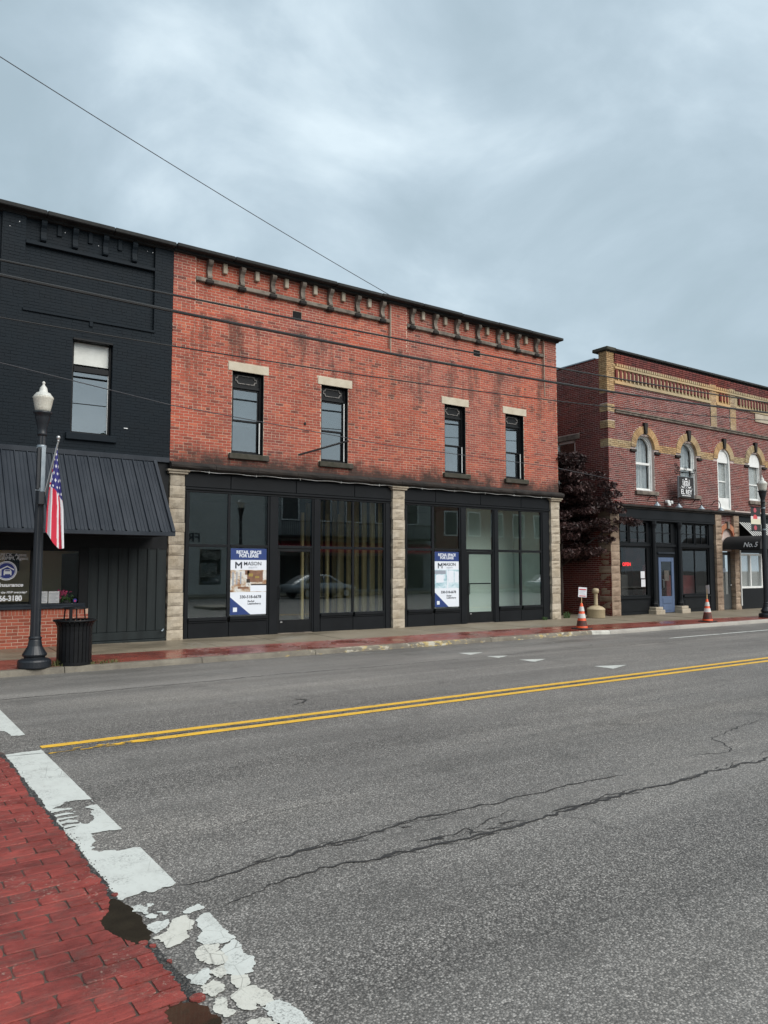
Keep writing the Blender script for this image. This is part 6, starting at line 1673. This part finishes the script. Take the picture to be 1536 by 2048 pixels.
# ------------------------------------------------------------------ the other side of the street (seen in the glass)
op_walk = struct('opposite_sidewalk', MB().box(10, 60, -12.0, -8.2, -.02, .13, .02).box(12.4, 15.6, 1.2, 3.4, -.02, .13, .03), 'sidewalk_concrete')
L3 = copy_tree(L1)
for c in list(L3.children):
    if c.name.startswith(('bracket', 'flag')): bpy.data.objects.remove(c)
L3.location = (14.07, 2.5, .13); L3['label'] = 'black street lamp across the street, seen mirrored in the left storefront'
wb = thing('white_building', 'plain pale building across the street, seen mirrored in the storefront glass', 'building', (15, -12, .1))
part('wall', slab_holes(MB(), 4, 22.2, .05, 8.6, -12.4, -12.0, [(17.7, 19.2, .75, 3.0), (11, 13, .75, 3.)]), 'pale_wall', wb)
part('side_wall', MB().box(4, 4.3, -24, -12.4, .05, 8.6).box(21.9, 22.2, -24, -12.4, .05, 8.6).box(4.3, 21.9, -24, -23.7, .05, 8.6), 'pale_wall', wb)
part('roof', MB().box(4.3, 21.9, -23.7, -12.4, 8.2, 8.3), 'coping', wb)
for a, b in ((17.7, 19.2), (11, 13)):
    w = part('window', MB().box(a, b, -12.3, -12.25, .75, 3.), 'dark_interior', wb); part('pane', MB().box(a, b, -12.12, -12.11, .75, 3.), 'storefront_glass', w)
text('lettering', 'FRED', .75, (17.7, -11.98, 3.7), 'print_dark', wb, 'LEFT', .01, .01, (math.pi / 2, 0, math.pi))
bb = thing('balcony_building', 'grey sided building with upper balcony and red awning across the street', 'building', (30, -12.5, .1))
part('wall', MB().box(22.6, 37, -13.2, -12.8, .05, 8.2), 'grey_siding', bb)
part('side_wall', MB().box(22.6, 22.9, -24, -13.2, .05, 8.2).box(36.7, 37, -24, -13.2, .05, 8.2).box(22.9, 36.7, -24, -23.7, .05, 8.2), 'grey_siding', bb)
part('roof', MB().box(22.9, 36.7, -23.7, -13.2, 7.9, 8.0), 'coping', bb)
part('balcony', MB().box(23.2, 36.4, -12.8, -11.4, 3.9, 4.05).box(23.2, 36.4, -11.45, -11.4, 4.95, 5.02), 'coping', bb)
m = MB()
for i in range(88): m.box(23.2 + i * .15, 23.23 + i * .15, -11.44, -11.41, 4.05, 4.95)
part('baluster', m, 'coping', bb, kind='stuff')
part('awning', MB().add([(23.2, -12.8, 3.7), (36.4, -12.8, 3.7), (36.4, -11.2, 3.2), (23.2, -11.2, 3.2)], [(0, 1, 2, 3)]).box(23.2, 36.4, -11.21, -11.19, 2.9, 3.2), 'print_red', bb)
for i in range(5):
    w = part('window', MB().box(23.8 + i * 2.6, 25.2 + i * 2.6, -12.78, -12.76, 5.1, 7.0), 'white_trim', bb); part('pane', MB().box(23.9 + i * 2.6, 25.1 + i * 2.6, -12.755, -12.75, 5.2, 6.9), 'car_dark', w)
    part('shop_opening', MB().box(23.4 + i * 2.6, 25.7 + i * 2.6, -12.79, -12.77, .3, 2.7), 'dark_interior', bb)
fb = thing('far_building', 'red brick building further along across the street', 'building', (44, -13, .1))
part('wall', MB().box(37.4, 54, -13.2, -12.8, .05, 7.4), 'far_brick', fb); part('side_wall', MB().box(37.4, 37.7, -24, -13.2, .05, 7.4).box(53.7, 54, -24, -13.2, .05, 7.4), 'far_brick', fb)
for i in range(6):
    w = part('window', MB().box(38.2 + i * 2.5, 39.6 + i * 2.5, -12.79, -12.77, 4.4, 6.4), 'white_trim', fb); part('pane', MB().box(38.3 + i * 2.5, 39.5 + i * 2.5, -12.765, -12.76, 4.5, 6.3), 'car_dark', w)
part('shop_glass', MB().box(38, 53, -12.79, -12.77, .5, 3.), 'car_dark', fb)
def far_tree(x, y, h, label, seed):
    rng = random.Random(seed); cl = [(x + rng.gauss(0, h * .17), y + rng.gauss(0, h * .17), h * rng.uniform(.45, .95), h * .13, h * .13, h * .1) for _ in range(22)]
    leaf_tree('tree', label, (x, y, 0), cl, 3500, h * .03, 'tree_leaf', ([(0, 0, 0), (.1, 0, h * .3), (0, .1, h * .8)], [h * .03, h * .024, h * .008]), [([(0, 0, h * .3), (h * .15, 0, h * .6)], [h * .014, h * .005]), ([(0, 0, h * .35), (-h * .15, h * .1, h * .65)], [h * .014, h * .005])], group='trees across the street', seed=seed)
far_tree(20.5, -27, 13.5, 'tall green tree behind the pale building across the street', 3)
far_tree(25.0, -30, 12.0, 'broad green tree beyond the balcony building across the street', 4)
# parked silver sedan
def sedan(x, y, rz, label):
    t = thing('parked_car', label, 'car', (x, y, 0)); t.rotation_euler = (0, 0, rz)
    def loc(o): o.location = (0, 0, 0); return o
    ST = [(-2.3, .55, .72, .80), (-2.2, .40, .84, .84), (-1.5, .32, .93, .90), (-.6, .28, .94, .91), (.6, .28, .92, .91), (1.3, .30, .88, .90), (2.0, .34, .76, .84), (2.25, .42, .62, .72)]
    vs = []; F = []
    for (px, zb, zt, hw) in ST:
        vs += [(px, -hw * .9, zb), (px, -hw, (zb + zt) / 2), (px, -hw * .92, zt), (px, -hw * .5, zt + .03), (px, hw * .5, zt + .03), (px, hw * .92, zt), (px, hw, (zb + zt) / 2), (px, hw * .9, zb)]
    for i in range(len(ST) - 1):
        for k in range(8): F.append((i * 8 + k, (i + 1) * 8 + k, (i + 1) * 8 + (k + 1) % 8, i * 8 + (k + 1) % 8))
    F += [tuple(range(8)), tuple(range(8 * (len(ST) - 1), 8 * len(ST)))[::-1]]
    loc(part('body', MB().add(vs, F), 'car_silver', t, True))
    CB = [(-1.9, .93, .70), (-1.1, 1.36, .58), (-.2, 1.44, .57), (.4, 1.40, .57), (1.25, .93, .72)]
    vs = []; F = []
    for px, zt, hw in CB: vs += [(px, -.78, .90), (px, -hw, zt), (px, hw, zt), (px, .78, .90)]
    for i in range(4):
        for k in range(3): F.append((i * 4 + k, (i + 1) * 4 + k, (i + 1) * 4 + k + 1, i * 4 + k + 1))
    loc(part('cabin', MB().add(vs, F), 'car_silver', t, True))
    m = MB()
    for s in (-1, 1):
        w_ = lambda px, z: (px, s * (.775 - (z - .93) * .40 + .012), z)
        m.add([w_(-1.5, .96), w_(-.15, .96), w_(-.15, 1.34), w_(-1.0, 1.30)], [(0, 1, 2, 3)]); m.add([w_(-.08, .96), w_(.95, .96), w_(.38, 1.31), w_(-.08, 1.34)], [(0, 1, 2, 3)])
    loc(part('side_glass', m, 'car_dark', t))
    for px in (-1.4, 1.4):
        for s in (-1, 1):
            wl_ = MB(); vs = []; n = 20
            o = loc(part('wheel', MB().tube([(px, s * .72, .32), (px, s * .92, .32)], .32, 20), 'rubber', t))
            q = part('rim', MB().tube([(px, s * .90, .32), (px, s * .93, .32)], .2, 16), 'silver', o)
            q.location = (0, 0, 0)
    loc(part('headlight', MB().box(2.12, 2.2, .5, .75, .58, .68), 'white_trim', t)); loc(part('headlight', MB().box(2.12, 2.2, -.75, -.5, .58, .68), 'white_trim', t))
    return t
sedan(22.9, -5.9, rad(-4), 'silver sedan parked across the street, seen mirrored in the left storefront')
sedan(43.0, -5.6, rad(3), 'silver sedan parked further along, seen mirrored in the right storefront')
